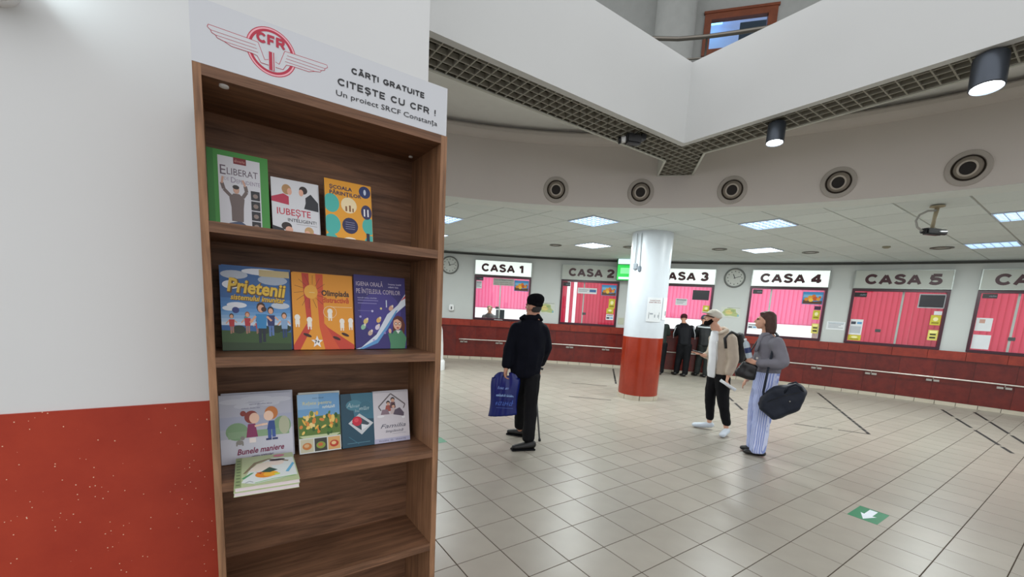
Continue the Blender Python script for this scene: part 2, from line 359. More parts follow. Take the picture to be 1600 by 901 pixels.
for i in range(-14, 42):
    for j in range(-16, 34):
        c = (GX + (i + .5) * TS, GY + (j + .5) * TS); dx, dy = c[0] - CX, c[1] - CY; dw = math.hypot(dx, dy)
        if dw > RW + 0.1 or math.hypot(*c) > 14.6: continue
        if c[1] > 1.69 and c[0] < 0.7 - TS / 2: continue
        p = tile_poly(i, j)
        if dw > RW - 0.45: p = clip(p, (dx / dw, dy / dw), (CX * dx + CY * dy) / dw + RW - 0.02)
        if len(p) < 3: continue
        az = math.degrees(math.atan2(c[0], c[1])); dist = math.hypot(*c)
        vis = 23.5 < az < 92 and dist > 2.0 and (dw < RW - 0.05)
        tiles.append((0 if vis else 1, dist, c, p))
tiles.sort(key=lambda t: (t[0], t[1]))
base = bmesh.new(); h = TS / 2 - g; tileb(base, [(-h, -h), (h, -h), (h, h), (-h, h)], -0.004, 0.0, 0.012); tile_me = mesh_bm('tile', base); tile_me.materials.append(TILE); tile_me.shade_flat()
for _, d, c, p in tiles[:300]:
    if len(p) == 4:
        o = bpy.data.objects.new('tile', tile_me); COL.objects.link(o); o.parent = floor; o.location = (c[0], c[1], 0)
bm = bmesh.new()
for _, d, c, p in tiles[300:]: tileb(bm, p, -0.004, 0.0, 0.012)
ft = link('distant_tiles', mesh_bm('distant_tiles', bm), TILE, floor); ft['kind'] = 'stuff'

# ------------------------------------------------------------------ BACK WALL with ticket windows
def arc_wall(bm, a0, a1, r0, r1, z0, z1, step=1.2, flatseg=False):
    n = 1 if flatseg else max(1, int(abs(a1 - a0) / step)); prev = None
    for i in range(n + 1):
        a = a0 + (a1 - a0) * i / n; q = [bm.verts.new(P(a, r, z)) for r, z in ((r0, z0), (r1, z0), (r1, z1), (r0, z1))]
        if prev:
            for k in range(4): bm.faces.new((prev[k], prev[(k + 1) % 4], q[(k + 1) % 4], q[k]))
        else: bm.faces.new(q)
        prev = q
    bm.faces.new(prev[::-1])
bm = bmesh.new(); ZW0, ZW1 = 1.17, 2.44
edges = [-2.0] + [e for c in sorted(WINC) for e in (c - WH, c + WH)] + [86.0]
for k in range(0, len(edges), 2): arc_wall(bm, edges[k], edges[k + 1], RW, RW + 0.15, 0, 3.2)
for c in WINC:
    arc_wall(bm, c - WH, c + WH, RW, RW + 0.15, 0, ZW0, flatseg=True); arc_wall(bm, c - WH, c + WH, RW, RW + 0.15, ZW1 + 0.0, 3.2, flatseg=True)
wall = struct(link('wall_back', mesh_bm('wall_back', bm), WALLB))
# dark moulding where wall meets ceiling
bm = bmesh.new(); arc_wall(bm, 0, 84, RW - 0.035, RW - 0.002, 2.985, 3.034); struct(link('trim_1', mesh_bm('trim_1', bm), SHADOWGAP))
# skirting tiles
bs = bmesh.new(); arc_wall(bs, 0, 86, RW - 0.068, RW - 0.05, 0.001, 0.080); sk = struct(link('baseboard_back', mesh_bm('baseboard_back', bs), GROUT))
a = 4.0
while a < 84:
    bm = bmesh.new(); arc_wall(bm, a + .02, a + 1.31, RW - 0.078, RW - 0.066, 0.001, 0.082, flatseg=True); link('skirting_tile', mesh_bm('skirting_tile', bm), SKIRT, sk); a += 1.33

# ------------------------------------------------------------------ COUNTER (granite cladding below the windows)
cnt = thing('ticket_counter', 'long curved dark red granite counter front below the ticket windows', 'counter', tuple(P(35, RW - .1, 0)))
inv = Matrix.Translation(-Vector(P(35, RW - .1, 0)))
def arc_part(name, a0, a1, r0, r1, z0, z1, m, flatseg=True):
    bm = bmesh.new(); arc_wall(bm, a0, a1, r0, r1, z0, z1, flatseg=flatseg); bmesh.ops.transform(bm, matrix=inv, verts=bm.verts)
    return link(name, mesh_bm(name, bm), m, cnt)
arc_part('counter_core', 2, 85, RW - 0.058, RW - 0.003, 0.083, 1.15, mat('counter_joint', '3c0f0c', .6), False)
a = 3.0; k = 0
while a < 83:
    for z0, z1, r0, m in ((0.085, 0.545, RW - 0.062, COUNT), (0.549, 0.975, RW - 0.062, COUNT), (0.979, 1.165, RW - 0.115, COUNTL)):
        sft = 0.0 if z0 < .9 else 0.7
        arc_part('granite_panel', a + 0.012 + sft, a + 2.388 + sft, r0, RW - 0.0585 if z0 < .9 else RW - 0.0595, z0, z1, m)
    a += 2.4
# handrail
hr = thing('handrail', 'long pale steel handrail running along the red counter front', 'handrail', tuple(P(35, RW - .2, 0)))
invh = -Vector(P(35, RW - .2, 0))
tube('rail', [P(62.6 - i * (62.6 - 5) / 70, RW - 0.17, 0.585) + invh for i in range(71)], 0.017, mat('pale_rail_steel', 'cfc8c0', 0.35, metal=0.5), hr)
a = 62.0
while a > 5.5:
    for s in (-.17, .17):
        o = box('bracket', -0.045, 0.045, 0.0, 0.055, 0.49, 0.53, STEEL, hr, loc=tuple(P(a + s * 1.4, RW - 0.115, 0) + invh), rz=math.radians(a + s - 90))
    bm = bmesh.new(); tubeb(bm, [P(a, RW - 0.065, 0.51) + invh, P(a, RW - 0.15, 0.52) + invh, P(a, RW - 0.17, 0.575) + invh], 0.008, 6); link('bracket_arm', mesh_bm('bracket_arm', bm, True), STEEL, hr)
    a -= 4.27

# ------------------------------------------------------------------ TICKET WINDOWS
def wroot(i): a = WINC[i - 1]; c = math.cos(math.radians(WH)); return tuple(P(a, RW * c, 0)), math.radians(a - 90)
HWX = RW * math.sin(math.radians(WH))
LIT = {1, 3, 4}
BOXG = mat('unlit_sign_panel', 'b4b9b2', 0.5, noise=0.03)
BOXL = mat('lit_sign_panel', 'dfe8e3', 0.5, emit='eaf4ef', es=.62, noise=0.0)
ALU = mat('sign_edge_aluminium', '9aa09c', 0.4, metal=0.6)
BRICKM = mat('maroon_letter', '3a0c18', 0.45)
LEDM = mat('dark_display_text', '8b98a8', 0.4)
for i in range(1, 7):
    loc, rz = wroot(i)
    wn = struct(thing('window_%d' % i, '', '', loc, rz)); del wn['label']; del wn['category']
    fb = bmesh.new(); t = 0.055
    for b in ((-HWX, HWX, ZW0 + 0.0, ZW0 + t), (-HWX, HWX, ZW1 - t, ZW1), (-HWX, -HWX + t, ZW0 + t, ZW1 - t), (HWX - t, HWX, ZW0 + t, ZW1 - t)):
        boxb(fb, b[0] + .001, b[1] - .001, -0.03, 0.09, b[2] + .001, b[3] - .001)
    link('frame', mesh_bm('frame', fb), FRAME, wn)
    box('pane', -HWX + t, HWX - t, 0.03, 0.036, ZW0 + t, ZW1 - t, GLASS, wn)
    box('sill', -HWX + .02, HWX - .02, -0.10, -0.031, ZW0 - 0.004, ZW0 + 0.012, mat('dark_sill', '2a1216', .3), wn)
    # sign box above
    lab = ['lit white sign reading CASA 1, beside the half-hidden left clock', 'unlit grey sign reading CASA 2, left of the green screen', 'lit white sign reading CASA 3, partly hidden by the round column', 'lit white sign reading CASA 4, right of the full round clock', 'unlit grey sign reading CASA 5, the whole one farthest right', 'unlit grey sign reading CASA 6, cut by the right photo edge'][i - 1]
    sb = thing('sign_box', lab, 'sign', (loc[0], loc[1], 2.445), rz, 'numbered signs over the ticket windows')
    box('panel', -HWX + .02, HWX - .02, -0.085, -0.07, 0.012, 0.40, BOXL if i in LIT else BOXG, sb)
    fb = bmesh.new()
    for b in ((-HWX, HWX, 0, .013), (-HWX, HWX, .399, .412), (-HWX, -HWX + .02, .013, .399), (HWX - .02, HWX, .013, .399)): boxb(fb, b[0], b[1], -0.09, -0.002, b[2], b[3])
    link('casing', mesh_bm('casing', fb), ALU, sb)
    lx = -.62
    for q, ww in zip('CASA', (.215, .225, .19, .225)): at = Art(); at.caps(BRICKM, q, lx, lx + ww, 0.105, 0.205, .225); at.build('letter', sb, 0.0862); lx += ww + .03
    at = Art(); at.caps(BRICKM, str(i), .44, .44 + .21 * GLY[str(i)][0] / .64, 0.105, 0.205, .225); at.build('digit', sb, 0.0862)

def onwin(i, name, label, cat, x0, x1, z0, z1, art=None, m=PAPER, y=0.02, th=0.004, group=None):
    """a thing stuck flat on the ticket window glass"""
    loc, rz = wroot(i); c = Matrix.Rotation(rz, 3, 'Z') @ Vector((x0, y, z0)); root = box(name, 0, x1 - x0, -th, 0, 0, z1 - z0, m, loc=(loc[0] + c.x, loc[1] + c.y, z0), rz=rz)
    tag(root, label, cat, group)
    if art:
        at = Art(x1 - x0, z1 - z0); at.cap = 3.0; art(at); at.build('print', root, th + 0.0005)
    return root
def a_poster(a):
    a.rect('3f93cf', .04, .04, .96, .96).rect('7db9dd', .04, .55, .96, .78).poly('5a3a20', ((.04, .04), (.96, .04), (.96, .3), (.6, .22), (.04, .34)))
    for (x, y, r, c) in ((.2, .4, .14, 'd98a1e'), (.38, .55, .16, 'e8a22c'), (.55, .66, .13, 'dd7a1a'), (.62, .45, .17, 'c9581a'), (.42, .34, .15, 'f0c23c'), (.78, .42, .13, 'e39a28'), (.84, .58, .09, 'd2691e')): a.ell(c, x, y, r * .8, r, 9)
def a_note(n, hd='3a3f46'):
    def f(a):
        a.rect(hd, .08, .8, .92, .88)
        for k in range(n): a.rect('8a9098', .1, .68 - k * .6 / n, .9 - (k % 3) * .12, .68 - k * .6 / n + .06)
    return f
def a_led(a): a.scrib(LEDM, .45, .95, .35, .3, 1, 2)
def a_yel(a): a.rect('8c7d10', .15, .15, .85, .3).ell('efe9b0', .5, .6, .25, .2)
def a_yel2(a): a.rect('2d2c10', .2, .18, .8, .34).rect('2d2c10', .2, .5, .8, .64).rect('f4ee9a', .12, .72, .88, .92)
def a_card(a): a.rect('39404c', .08, .2, .48, .5).rect('5f9bc8', .56, .25, .92, .48).rect('444a52', .1, .72, .9, .84)
YEL = mat('yellow_green_sticker', 'c9c034', .5)
SCR = mat('black_screen', '10151a', .15)
onwin(1, 'led_display', 'small black display in the upper left corner of the window beside the left clock', 'display', -.765, -.565, 2.29, 2.384, a_led, BLACK)
onwin(1, 'notice', 'wide grey-white notice high in the window beside the left clock', 'notice', -.276, .33, 2.176, 2.375, lambda a: (a.text('43464a', 'CASA INTERNAȚIONALĂ', .04, .96, .68, .2, .01), a.scrib('6b3a3a', .06, .9, .38, .14, 4, 1), a.scrib('6b3a3a', .04, .94, .12, .14, 4, 5)), mat('grey_notice', 'b9bdb6', .7))
onwin(1, 'notice', 'small pale sheet below the display in the window beside the left clock', 'notice', -.765, -.6, 2.06, 2.27, a_note(4))
onwin(2, 'led_display', 'small black display in the upper left corner of the window left of the round column', 'display', -.762, -.556, 2.26, 2.375, a_led, BLACK)
onwin(2, 'notice', 'L-shaped white notice with blue block high in the window left of the round column', 'notice', -.334, .209, 2.07, 2.233, lambda a: (a.rect('2e5f96', .62, .3, .96, .75), a.rect('8b8f94', .06, .6, .56, .7), a.rect('8b8f94', .06, .35, .5, .45)))
onwin(2, 'sticker', 'yellow paper on the right side of the window left of the round column', 'sticker', .57, .745, 1.69, 1.96, a_yel, YEL)
onwin(2, 'sticker', 'small lower yellow-green paper in the window left of the round column', 'sticker', .525, .718, 1.543, 1.686, a_yel, YEL, .016)
onwin(2, 'notice', 'white bank card notice at the lower right of the window left of the round column', 'notice', .523, .734, 1.361, 1.52, a_card)
onwin(3, 'screen', 'black screen hanging at the upper right of the window half behind the column', 'screen', .304, .714, 2.042, 2.298, None, SCR, .02, .03)
onwin(3, 'notice', 'pale blue-grey notice in the middle of the window half behind the column', 'notice', -.11, .187, 1.879, 2.056, a_note(3))
onwin(3, 'sticker', 'yellow paper on the right side of the window half behind the column', 'sticker', .6, .757, 1.72, 1.9, a_yel, YEL)
onwin(4, 'led_display', 'small black display in the upper left corner of the window behind the striped-trouser person', 'display', -.747, -.533, 2.26, 2.37, a_led, BLACK)
onwin(4, 'sticker', 'dark label under the poster in the window behind the striped-trouser person', 'sticker', .612, .742, 1.916, 2.004, None, mat('purple_label', '3c1e3c', .5))
onwin(4, 'sticker', 'yellow paper on the right side of the window behind the striped-trouser person', 'sticker', .598, .742, 1.68, 1.905, a_yel, YEL)
onwin(4, 'sticker', 'pale yellow sign with black marks low right in the window behind the striped-trouser person', 'sticker', .615, .76, 1.342, 1.583, a_yel2, mat('pale_yellow', 'd9d06a', .5))
onwin(4, 'notice', 'white bank card notice at the lower left of the window behind the striped-trouser person', 'notice', -.759, -.552, 1.355, 1.491, a_card)
onwin(5, 'led_display', 'small black display in the upper left corner of the window second from the right edge', 'display', -.763, -.54, 2.253, 2.36, a_led, BLACK)
o = onwin(5, 'screen', 'black white-edged screen high in the window second from the right edge', 'screen', .347, .769, 2.048, 2.349, lambda a: a.rect(SCR, .04, .06, .96, .94), mat('screen_bezel', 'aeb3b6', .4), .02, .03)
onwin(5, 'sticker', 'small white sheet under the screen in the window second from the right edge', 'notice', .631, .757, 1.911, 1.99)
onwin(5, 'sticker', 'yellow paper on the right side of the window second from the right edge', 'sticker', .594, .757, 1.69, 1.903, a_yel, YEL)
onwin(5, 'sticker', 'pale yellow sign with black marks low right in the window second from the right edge', 'sticker', .6, .757, 1.362, 1.584, a_yel2, mat('pale_yellow', 'd9d06a', .5))
onwin(5, 'notice', 'white sheet with card marks at left of the window second from the right edge', 'notice', -.757, -.522, 1.375, 1.736, lambda a: (a.rect('39404c', .08, .68, .45, .85), a.rect('5f9bc8', .55, .7, .92, .84), a.rect('b7bcc2', .08, .1, .9, .55)))
onwin(5, 'sticker', 'yellow-green strip under the white sheet in the window second from the right edge', 'sticker', -.757, -.517, 1.243, 1.37, a_yel, YEL)
onwin(6, 'led_display', 'small black display in the upper left corner of the window cut by the right edge', 'display', -.743, -.538, 2.285, 2.375, a_led, BLACK)
onwin(6, 'notice', 'plain grey-white sheet low left in the window cut by the right edge', 'notice', -.757, -.506, 1.249, 1.541)
onwin(6, 'notice', 'white sheet with small picture at the left of the window cut by the right edge', 'notice', -.757, -.528, 1.62, 1.886, lambda a: a.rect('c49a8c', .2, .6, .55, .9))
for i, l in ((1, 'landscape poster of golden rooftops in the window beside the left clock'), (2, 'landscape poster of golden rooftops in the window left of the round column'), (4, 'landscape poster of golden rooftops in the window behind the striped-trouser person')):
    onwin(i, 'poster', l, 'poster', .337, .755, 2.045, 2.345, a_poster, m=mat('poster_blue', '4a86b8', .4), group='orange and blue posters in the ticket windows')
def inwin(i, f, x, y, z):
    loc, rz = wroot(i); c = Matrix.Rotation(rz, 3, 'Z') @ Vector((x, y, 0)); return (loc[0] + c.x, loc[1] + c.y, z), rz
# desks, trays and posts behind the glass
DESK = mat('pale_office_desk', 'c9bfb0', .5)
for i in range(1, 7):
    l, rz = inwin(i, 0, 0, .12, 0); d = thing('clerk_desk', 'pale clerk desk behind ' + WN[i], 'desk', l, rz, 'desks behind the ticket windows')
    box('desk_top', -.95, .95, .04, .62, 1.10, 1.135, DESK, d); box('side_panel', -.93, -.90, .08, .6, 0, 1.10, DESK, d); box('side_panel', .90, .93, .08, .6, 0, 1.10, DESK, d)
    hx0 = {1: -.06, 2: -.15, 4: -.33, 5: .1, 6: -.24, 3: -.65}[i]
    l2, _ = inwin(i, 0, hx0, .16, 1.137); p = tag(box('divider_post', -.018, .018, -.018, .018, 0, 1.3, mat('post_white', 'd4d6d2', .4), loc=l2, rz=rz), 'slim pale upright post just behind ' + WN[i], 'post', 'posts behind the ticket windows')
for i, x0, x1, z in ((1, -.2, .045, 1.17), (2, -.11, .27, 1.24), (4, .45, .7, 1.27), (5, -.42, .29, 1.25), (6, -.41, -.2, 1.26)):
    l, rz = inwin(i, 0, x0, .06 if i != 1 else -.095, max(z, 1.137) if i != 1 else 1.182)
    tag(box('paper_tray', 0, x1 - x0, 0, .06 if i == 1 else .14, 0, .01 if i == 1 else (1.29 - 1.25) + .0, WHITEP, loc=(l[0], l[1], 1.183 if i == 1 else 1.137), rz=rz), ['white slip lying on the sill of the window beside the left clock', 'white tray just inside the window left of the round column', '', 'grey-white tray low right inside the window behind the striped-trouser person', 'long white tray inside the window second from the right edge', 'short white tray inside the window cut by the right edge'][i - 1], 'tray')
for i, x, z in ((1, -.13, 1.53), (5, -.23, 1.5), (6, -.22, 1.49), (2, -.1, 1.5)):
    l, rz = inwin(i, 0, x, .12, z); tag(box('card_reader', -.05, .05, 0, .03, -.035, .035, BLACK, loc=l, rz=rz, bev=.006), 'small black box fixed to the post behind ' + WN[i], 'device', 'black boxes behind the ticket windows')
# computer monitor behind CASA 1
l, rz = inwin(1, 0, -.03, .45, 1.137); mo = thing('computer_monitor', 'black computer monitor on the desk behind the window beside the left clock', 'monitor', l, rz)
box('housing', -.13, .13, 0, .05, .07, .34, mat('monitor_shell', '3a4048', .5), mo, .008); box('foot', -.09, .09, -.02, .1, 0, .012, BLACK, mo); box('neck', -.02, .02, .03, .05, .01, .1, BLACK, mo)

# ------------------------------------------------------------------ OFFICE SHELL + BLINDS
bm = bmesh.new(); arc_wall(bm, -4, 88, RW + 2.9, RW + 3.05, 0, 0.95, 3); arc_wall(bm, -4, 88, RW + 2.9, RW + 3.05, 2.95, 3.2, 3)
for c in [62.8, 52.5, 42.2, 32.1, 22.7, 14.2, 5]: arc_wall(bm, c - .9, c + .9, RW + 2.9, RW + 3.05, .95, 2.95, 3)
struct(link('wall_office', mesh_bm('wall_office', bm), mat('office_paint', 'd9cfc6', .8)))
for i in range(1, 7):  # unseen lamps added to brighten the clerk and the blinds
    l, rz = wroot(i); c = Matrix.Rotation(rz, 3, 'Z') @ Vector((0, 1.1, 0)); t = thing('added_office_fill', 'office ceiling light inside, over the clerk side of ' + WN[i], 'ceiling light', (l[0] + c.x, l[1] + c.y, 3.0), rz, 'ceiling lights in the clerk offices')
    box('housing', -.3, .3, -.3, .3, .0, .045, WHITEP, t); ld = bpy.data.lights.new('office', 'AREA'); ld.energy = 45 if i in LIT else 12; ld.size = .5; lo = bpy.data.objects.new('lamp', ld); COL.objects.link(lo); lo.parent = t; lo.location = (0, 0, -.01)
bm = bmesh.new(); arc_wall(bm, -4, 88, RW + 0.152, RW + 3.05, 3.05, 3.15, 3); struct(link('ceiling_office', mesh_bm('ceiling_office', bm), mat('office_ceiling', 'd8d8d4', .8)))
for a, b in ((52.5, 1), (42.2, 2), (32.1, 3), (22.7, 4), (14.2, 5)):
    bm = bmesh.new(); q0 = P(a, RW + .152, 0); arc_wall(bm, a - .15, a + .15, RW + .152, RW + 2.2, 0, 3.05, flatseg=True); struct(link('wall_partition', mesh_bm('wall_partition', bm), mat('office_paint', 'd9cfc6', .8)))
sl = bmesh.new()
for k in range(4):
    pass
def slat_mesh(h):
    b = bmesh.new(); n = 4; vs0 = []; 
    for k in range(n + 1):
        x = -.0635 + .127 * k / n; y = .012 * (1 - (x / .0635) ** 2); vs0.append((b.verts.new((x, y, 0)), b.verts.new((x, y, h))))
    for (a0, a1), (c0, c1) in zip(vs0, vs0[1:]): b.faces.new((a0, c0, c1, a1))
    me = bpy.data.meshes.new('slat'); b.to_mesh(me); b.free(); me.shade_smooth(); return me
for i in range(1, 7):
    short = i in (1, 3, 4); zb = 1.5 if short else 0.85; h = 2.97 - zb; me = slat_mesh(h); me.materials.append(SLAT_P if short else SLAT_R)
    l, rz = inwin(i, 0, 0.0, 2.55, zb); bl = thing('vertical_blind', ('bright pink short vertical blind behind ' if short else 'deep pink full-length vertical blind behind ') + WN[i], 'blind', l, rz, 'pink vertical blinds behind the ticket windows')
    box('headrail', -1.17, 1.17, -.02, .03, h - .0, h + .05, mat('blind_rail', 'e0d8d8', .4), bl)
    gaps = {2: (4, 6), 5: (), 6: (3,)}.get(i, ())
    for k in range(20):
        if k in gaps: continue
        s = link('slat', me, None, bl, (-1.08 + .113 * k, 0, 0)); s.rotation_euler = (0, 0, math.radians(21 + random.uniform(-2, 2)))
    if short: box('bottom_chain', -1.2, 1.2, .0, .006, .02, .026, mat('chain', 'a04060', .5), bl)

# ------------------------------------------------------------------ LOW CEILING
CT = 0.62; CX0, CY0 = 5.10 - .31, 5.22 - .31
def ceil_poly(i, j): x0 = CX0 + i * CT + .006; y0 = CY0 + j * CT + .006; return [(x0, y0), (x0 + CT - .012, y0), (x0 + CT - .012, y0 + CT - .012), (x0, y0 + CT - .012)]
LIGHTS = {(0, 0): 1, (3, 3): 2, (3, -3): 3, (7, -1): 4, (5, -7): 5, (9, -6): 6, (-3, 3): 7, (-2, 6): 8}
bm = bmesh.new(); arc_n = 60
disc_c = disc('ceiling', RB + .12, RB + .121, 3, 0, 1, 1, PB, GRID)   # placeholder replaced below
bpy.data.objects.remove(disc_c)
bm = bmesh.new(); A = []; B_ = []
for k in range(91):
    t = math.radians(-30 + k * 150 / 90); A.append((BX + (RB + .1) * math.cos(t), BY + (RB + .1) * math.sin(t)))
    # matching point on outer wall circle along the same direction
    dx, dy = math.cos(t), math.sin(t); ox, oy = BX - CX, BY - CY; bq = ox * dx + oy * dy; cq = ox * ox + oy * oy - (RW + .1) ** 2; s = -bq + math.sqrt(bq * bq - cq); B_.append((BX + s * dx, BY + s * dy))
lo = [[bm.verts.new((*p, ZC + .022)) for p in q] for q in (A, B_)]; hi = [[bm.verts.new((*p, ZC + .15)) for p in q] for q in (A, B_)]
for k in range(90):
    bm.faces.new((lo[0][k], lo[0][k + 1], lo[1][k + 1], lo[1][k])); bm.faces.new((hi[0][k], hi[0][k + 1], hi[1][k + 1], hi[1][k]))
ceiling = struct(link('ceiling', mesh_bm('ceiling', bm), GRID))
ctile = bmesh.new(); tileb(ctile, [(-.302, -.302), (.302, -.302), (.302, .302), (-.302, .302)], 0.0, -0.007, .012); ct_me = mesh_bm('ceiling_tile', ctile); ct_me.materials.append(CEIL)
ncl = 0
for i in range(-9, 16):
    for j in range(-11, 13):
        cx, cy = CX0 + (i + .5) * CT, CY0 + (j + .5) * CT; db = math.hypot(cx - BX, cy - BY); dw = math.hypot(cx - CX, cy - CY)
        if (i, j) in LIGHTS: continue
        az = math.degrees(math.atan2(cx, cy))
        if db < RB - .15 or dw > RW + .3 or not (-6 < az < 95) or cy < -.9: continue
        p = ceil_poly(i, j)
        if db < RB + .75: nx, ny = (cx - BX) / db, (cy - BY) / db; p = clip(p, (-nx, -ny), -(BX * nx + BY * ny) - RB - .2)
        if len(p) >= 3 and dw > RW - .5: nx, ny = (cx - CX) / dw, (cy - CY) / dw; p = clip(p, (nx, ny), CX * nx + CY * ny + RW - .03)
        if len(p) < 3: continue
        xs = [q[0] for q in p]; ys = [q[1] for q in p]
        if max(xs) - min(xs) < .03 or max(ys) - min(ys) < .03: continue
        full = len(p) == 4 and abs(max(xs) - min(xs) - CT + .012) < 1e-4 and abs(max(ys) - min(ys) - CT + .012) < 1e-4
        ncl += 1
        if full: link('ceiling_tile', ct_me, None, ceiling, (cx, cy, ZC + .022)); continue
        b = bmesh.new(); tileb(b, [(q[0] - cx, q[1] - cy) for q in p], 0.0, -.007, .012); link('ceiling_tile', mesh_bm('ceiling_tile', b), CEIL, ceiling, (cx, cy, ZC + .022))
# plaster border round the opening
bm = bmesh.new(); prev = None
for k in range(91):
    t = -30 + k * 150 / 90; q = [bm.verts.new(PB(t, r, z)) for r, z in ((RB + .003, ZC - .001), (RB + .33, ZC - .001), (RB + .33, ZC + .018), (RB + .003, ZC + .018))]
    if prev:
        for m_ in range(4): bm.faces.new((prev[m_], prev[(m_ + 1) % 4], q[(m_ + 1) % 4], q[m_]))
    prev = q
struct(link('trim_2', mesh_bm('trim_2', bm), CEILB))
# bulkhead + cove + raised ceiling
bm = bmesh.new(); prof = [(RB, ZC), (RB, 3.83), (RB - .035, 3.845), (RB - .07, 3.87), (RB - .085, 3.91), (RB - .07, 3.955), (RB - .03, 3.985), (RB + .02, 4.0), (RB + .06, 4.05), (RB + .06, 4.1)]
prev = None
for k in range(121):
    t = -30 + k * 150 / 120; q = [bm.verts.new(PB(t, r, z)) for r, z in prof]
    if prev:
        for m_ in range(len(prof) - 1): bm.faces.new((prev[m_], prev[m_ + 1], q[m_ + 1], q[m_]))
    prev = q
bk = mesh_bm('wall_bulkhead', bm, True); bk.set_sharp_from_angle(angle=.6); struct(link('wall_bulkhead', bk, BULK))

# ------------------------------------------------------------------ PARAPET, LATTICE, SLAB
PXc, PYc = 4.214, 3.03
bm = bmesh.new()
path = [(-2.5, PYc), (PXc, PYc), (PXc, -2.6)]; outp = [(-2.5, PYc + .07), (PXc + .07, PYc + .07), (PXc + .07, -2.6)]
lo0 = [bm.verts.new((*p, ZS)) for p in path]; hi0 = [bm.verts.new((*p, ZT)) for p in path]; lo1 = [bm.verts.new((*p, ZS)) for p in outp]; hi1 = [bm.verts.new((*p, ZT)) for p in outp]
for k in range(2):
    for q in ((lo0[k], lo0[k + 1], hi0[k + 1], hi0[k]), (lo1[k], lo1[k + 1], hi1[k + 1], hi1[k]), (hi0[k], hi0[k + 1], hi1[k + 1], hi1[k]), (lo0[k], lo0[k + 1], lo1[k + 1], lo1[k])): bm.faces.new(q)
struct(link('wall_parapet', mesh_bm('wall_parapet', bm), PARA))
# slab edge around the lattice (outer fascia), upper slab
OUT = [(-2.5, 3.49), (4.545, 3.49), (4.955, 3.90), (5.245, 3.605), (4.63, 3.06), (4.63, -2.6)]
INN = [(-2.5, 3.10), (4.284, 3.10), (4.284, -2.6)]
region = OUT + INN[::-1]
def inset(pts, d):
    """offset an open path to its right-hand/left-hand side"""
    res = []
    for i, p in enumerate(pts):
        v = []
        for a, b in ((i - 1, i), (i, i + 1)):
            if 0 <= a and b < len(pts):
                e = Vector((pts[b][0] - pts[a][0], pts[b][1] - pts[a][1])).normalized(); v.append(Vector((-e.y, e.x)))
        nn = sum(v, Vector((0, 0))) / len(v); nn = nn / (nn.length ** 2); res.append((p[0] + nn.x * d, p[1] + nn.y * d))
    return res
OUT2 = inset(OUT, .025)
bm = bmesh.new(); A = [bm.verts.new((*p, ZS)) for p in OUT]; B_ = [bm.verts.new((*p, ZS)) for p in OUT2]; C_ = [bm.verts.new((*p, ZS + .05)) for p in OUT]; D_ = [bm.verts.new((*p, 4.02)) for p in OUT2]
for k in range(len(OUT) - 1):
    for q in ((A, B_), (A, C_), (B_, D_)): bm.faces.new((q[0][k], q[0][k + 1], q[1][k + 1], q[1][k]))
struct(link('trim_3', mesh_bm('trim_3', bm), LIP))
def poly_mesh(name, pts, z, m, up=None):
    b = bmesh.new(); f = b.faces.new([b.verts.new((*p, z)) for p in pts]); f.normal_update(); bmesh.ops.triangulate(b, faces=[f]); me = bpy.data.meshes.new(name); b.to_mesh(me); b.free(); return link(name, me, m)
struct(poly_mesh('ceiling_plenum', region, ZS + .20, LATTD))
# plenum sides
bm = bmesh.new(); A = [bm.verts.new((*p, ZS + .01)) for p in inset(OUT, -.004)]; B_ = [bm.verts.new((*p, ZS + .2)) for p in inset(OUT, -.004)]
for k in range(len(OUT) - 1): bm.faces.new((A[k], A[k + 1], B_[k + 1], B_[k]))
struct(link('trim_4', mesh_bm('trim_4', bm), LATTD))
lat = thing('ceiling_lattice', 'grey open-cell lattice soffit under the white parapet', 'lattice ceiling', (PXc, PYc, ZS))
def intervals(axis, c):
    xs = []
    n = len(region)
    for k in range(n):
        a, b = region[k], region[(k + 1) % n]; ua, ub = a[axis], b[axis]
        if (ua - c) * (ub - c) < 0: t = (c - ua) / (ub - ua); xs.append(a[1 - axis] + (b[1 - axis] - a[1 - axis]) * t)
    xs.sort(); return list(zip(xs[::2], xs[1::2]))
pitch = 0.0975
def lbar(x0, x1, y0, y1, dz=0): box('bar', x0 - PXc, x1 - PXc, y0 - PYc, y1 - PYc, .006 + dz, .046 + dz, LATT, lat)
k = 0
x = 4.284 - pitch * 36 + .045
while x < 5.25:
    for a, b in intervals(0, x):
        if b < .2 : continue
        a = max(a, 0.15)
        if b - a > .03: lbar(x - .005, x + .005, a, b)
    x += pitch
y = 3.10 - pitch * 31 + .045
while y < 3.9:
    for a, b in intervals(1, y):
        a = max(a, .8)
        if b - a > .03: lbar(a, b, y - .005, y + .005, .0005)
    y += pitch
# raised gypsum ceiling beyond the slab (between slab and bulkhead) and upper floor slab
bm = bmesh.new(); op = [(-2.5, 3.49)] + OUT[1:2] + OUT[4:]; circ = []
for k in range(61):
    t = -27 + k * 140 / 60; circ.append(PB(t, RB + .05, 4.02))
vs = [bm.verts.new((c.x, c.y, 4.02)) for c in circ]; inner = [bm.verts.new((*p, 4.02)) for p in ((4.63, -2.6), (4.63, 3.49), (-2.5, 3.49))]
f = bm.faces.new(vs + [inner[2], inner[1], inner[0]]); f.normal_update(); bmesh.ops.triangulate(bm, faces=[f]); me = bpy.data.meshes.new('ceiling_raised'); bm.to_mesh(me); bm.free()
struct(link('ceiling_raised', me, mat('raised_ceiling_white', 'eceeec', .8, .2, noise=.02)))

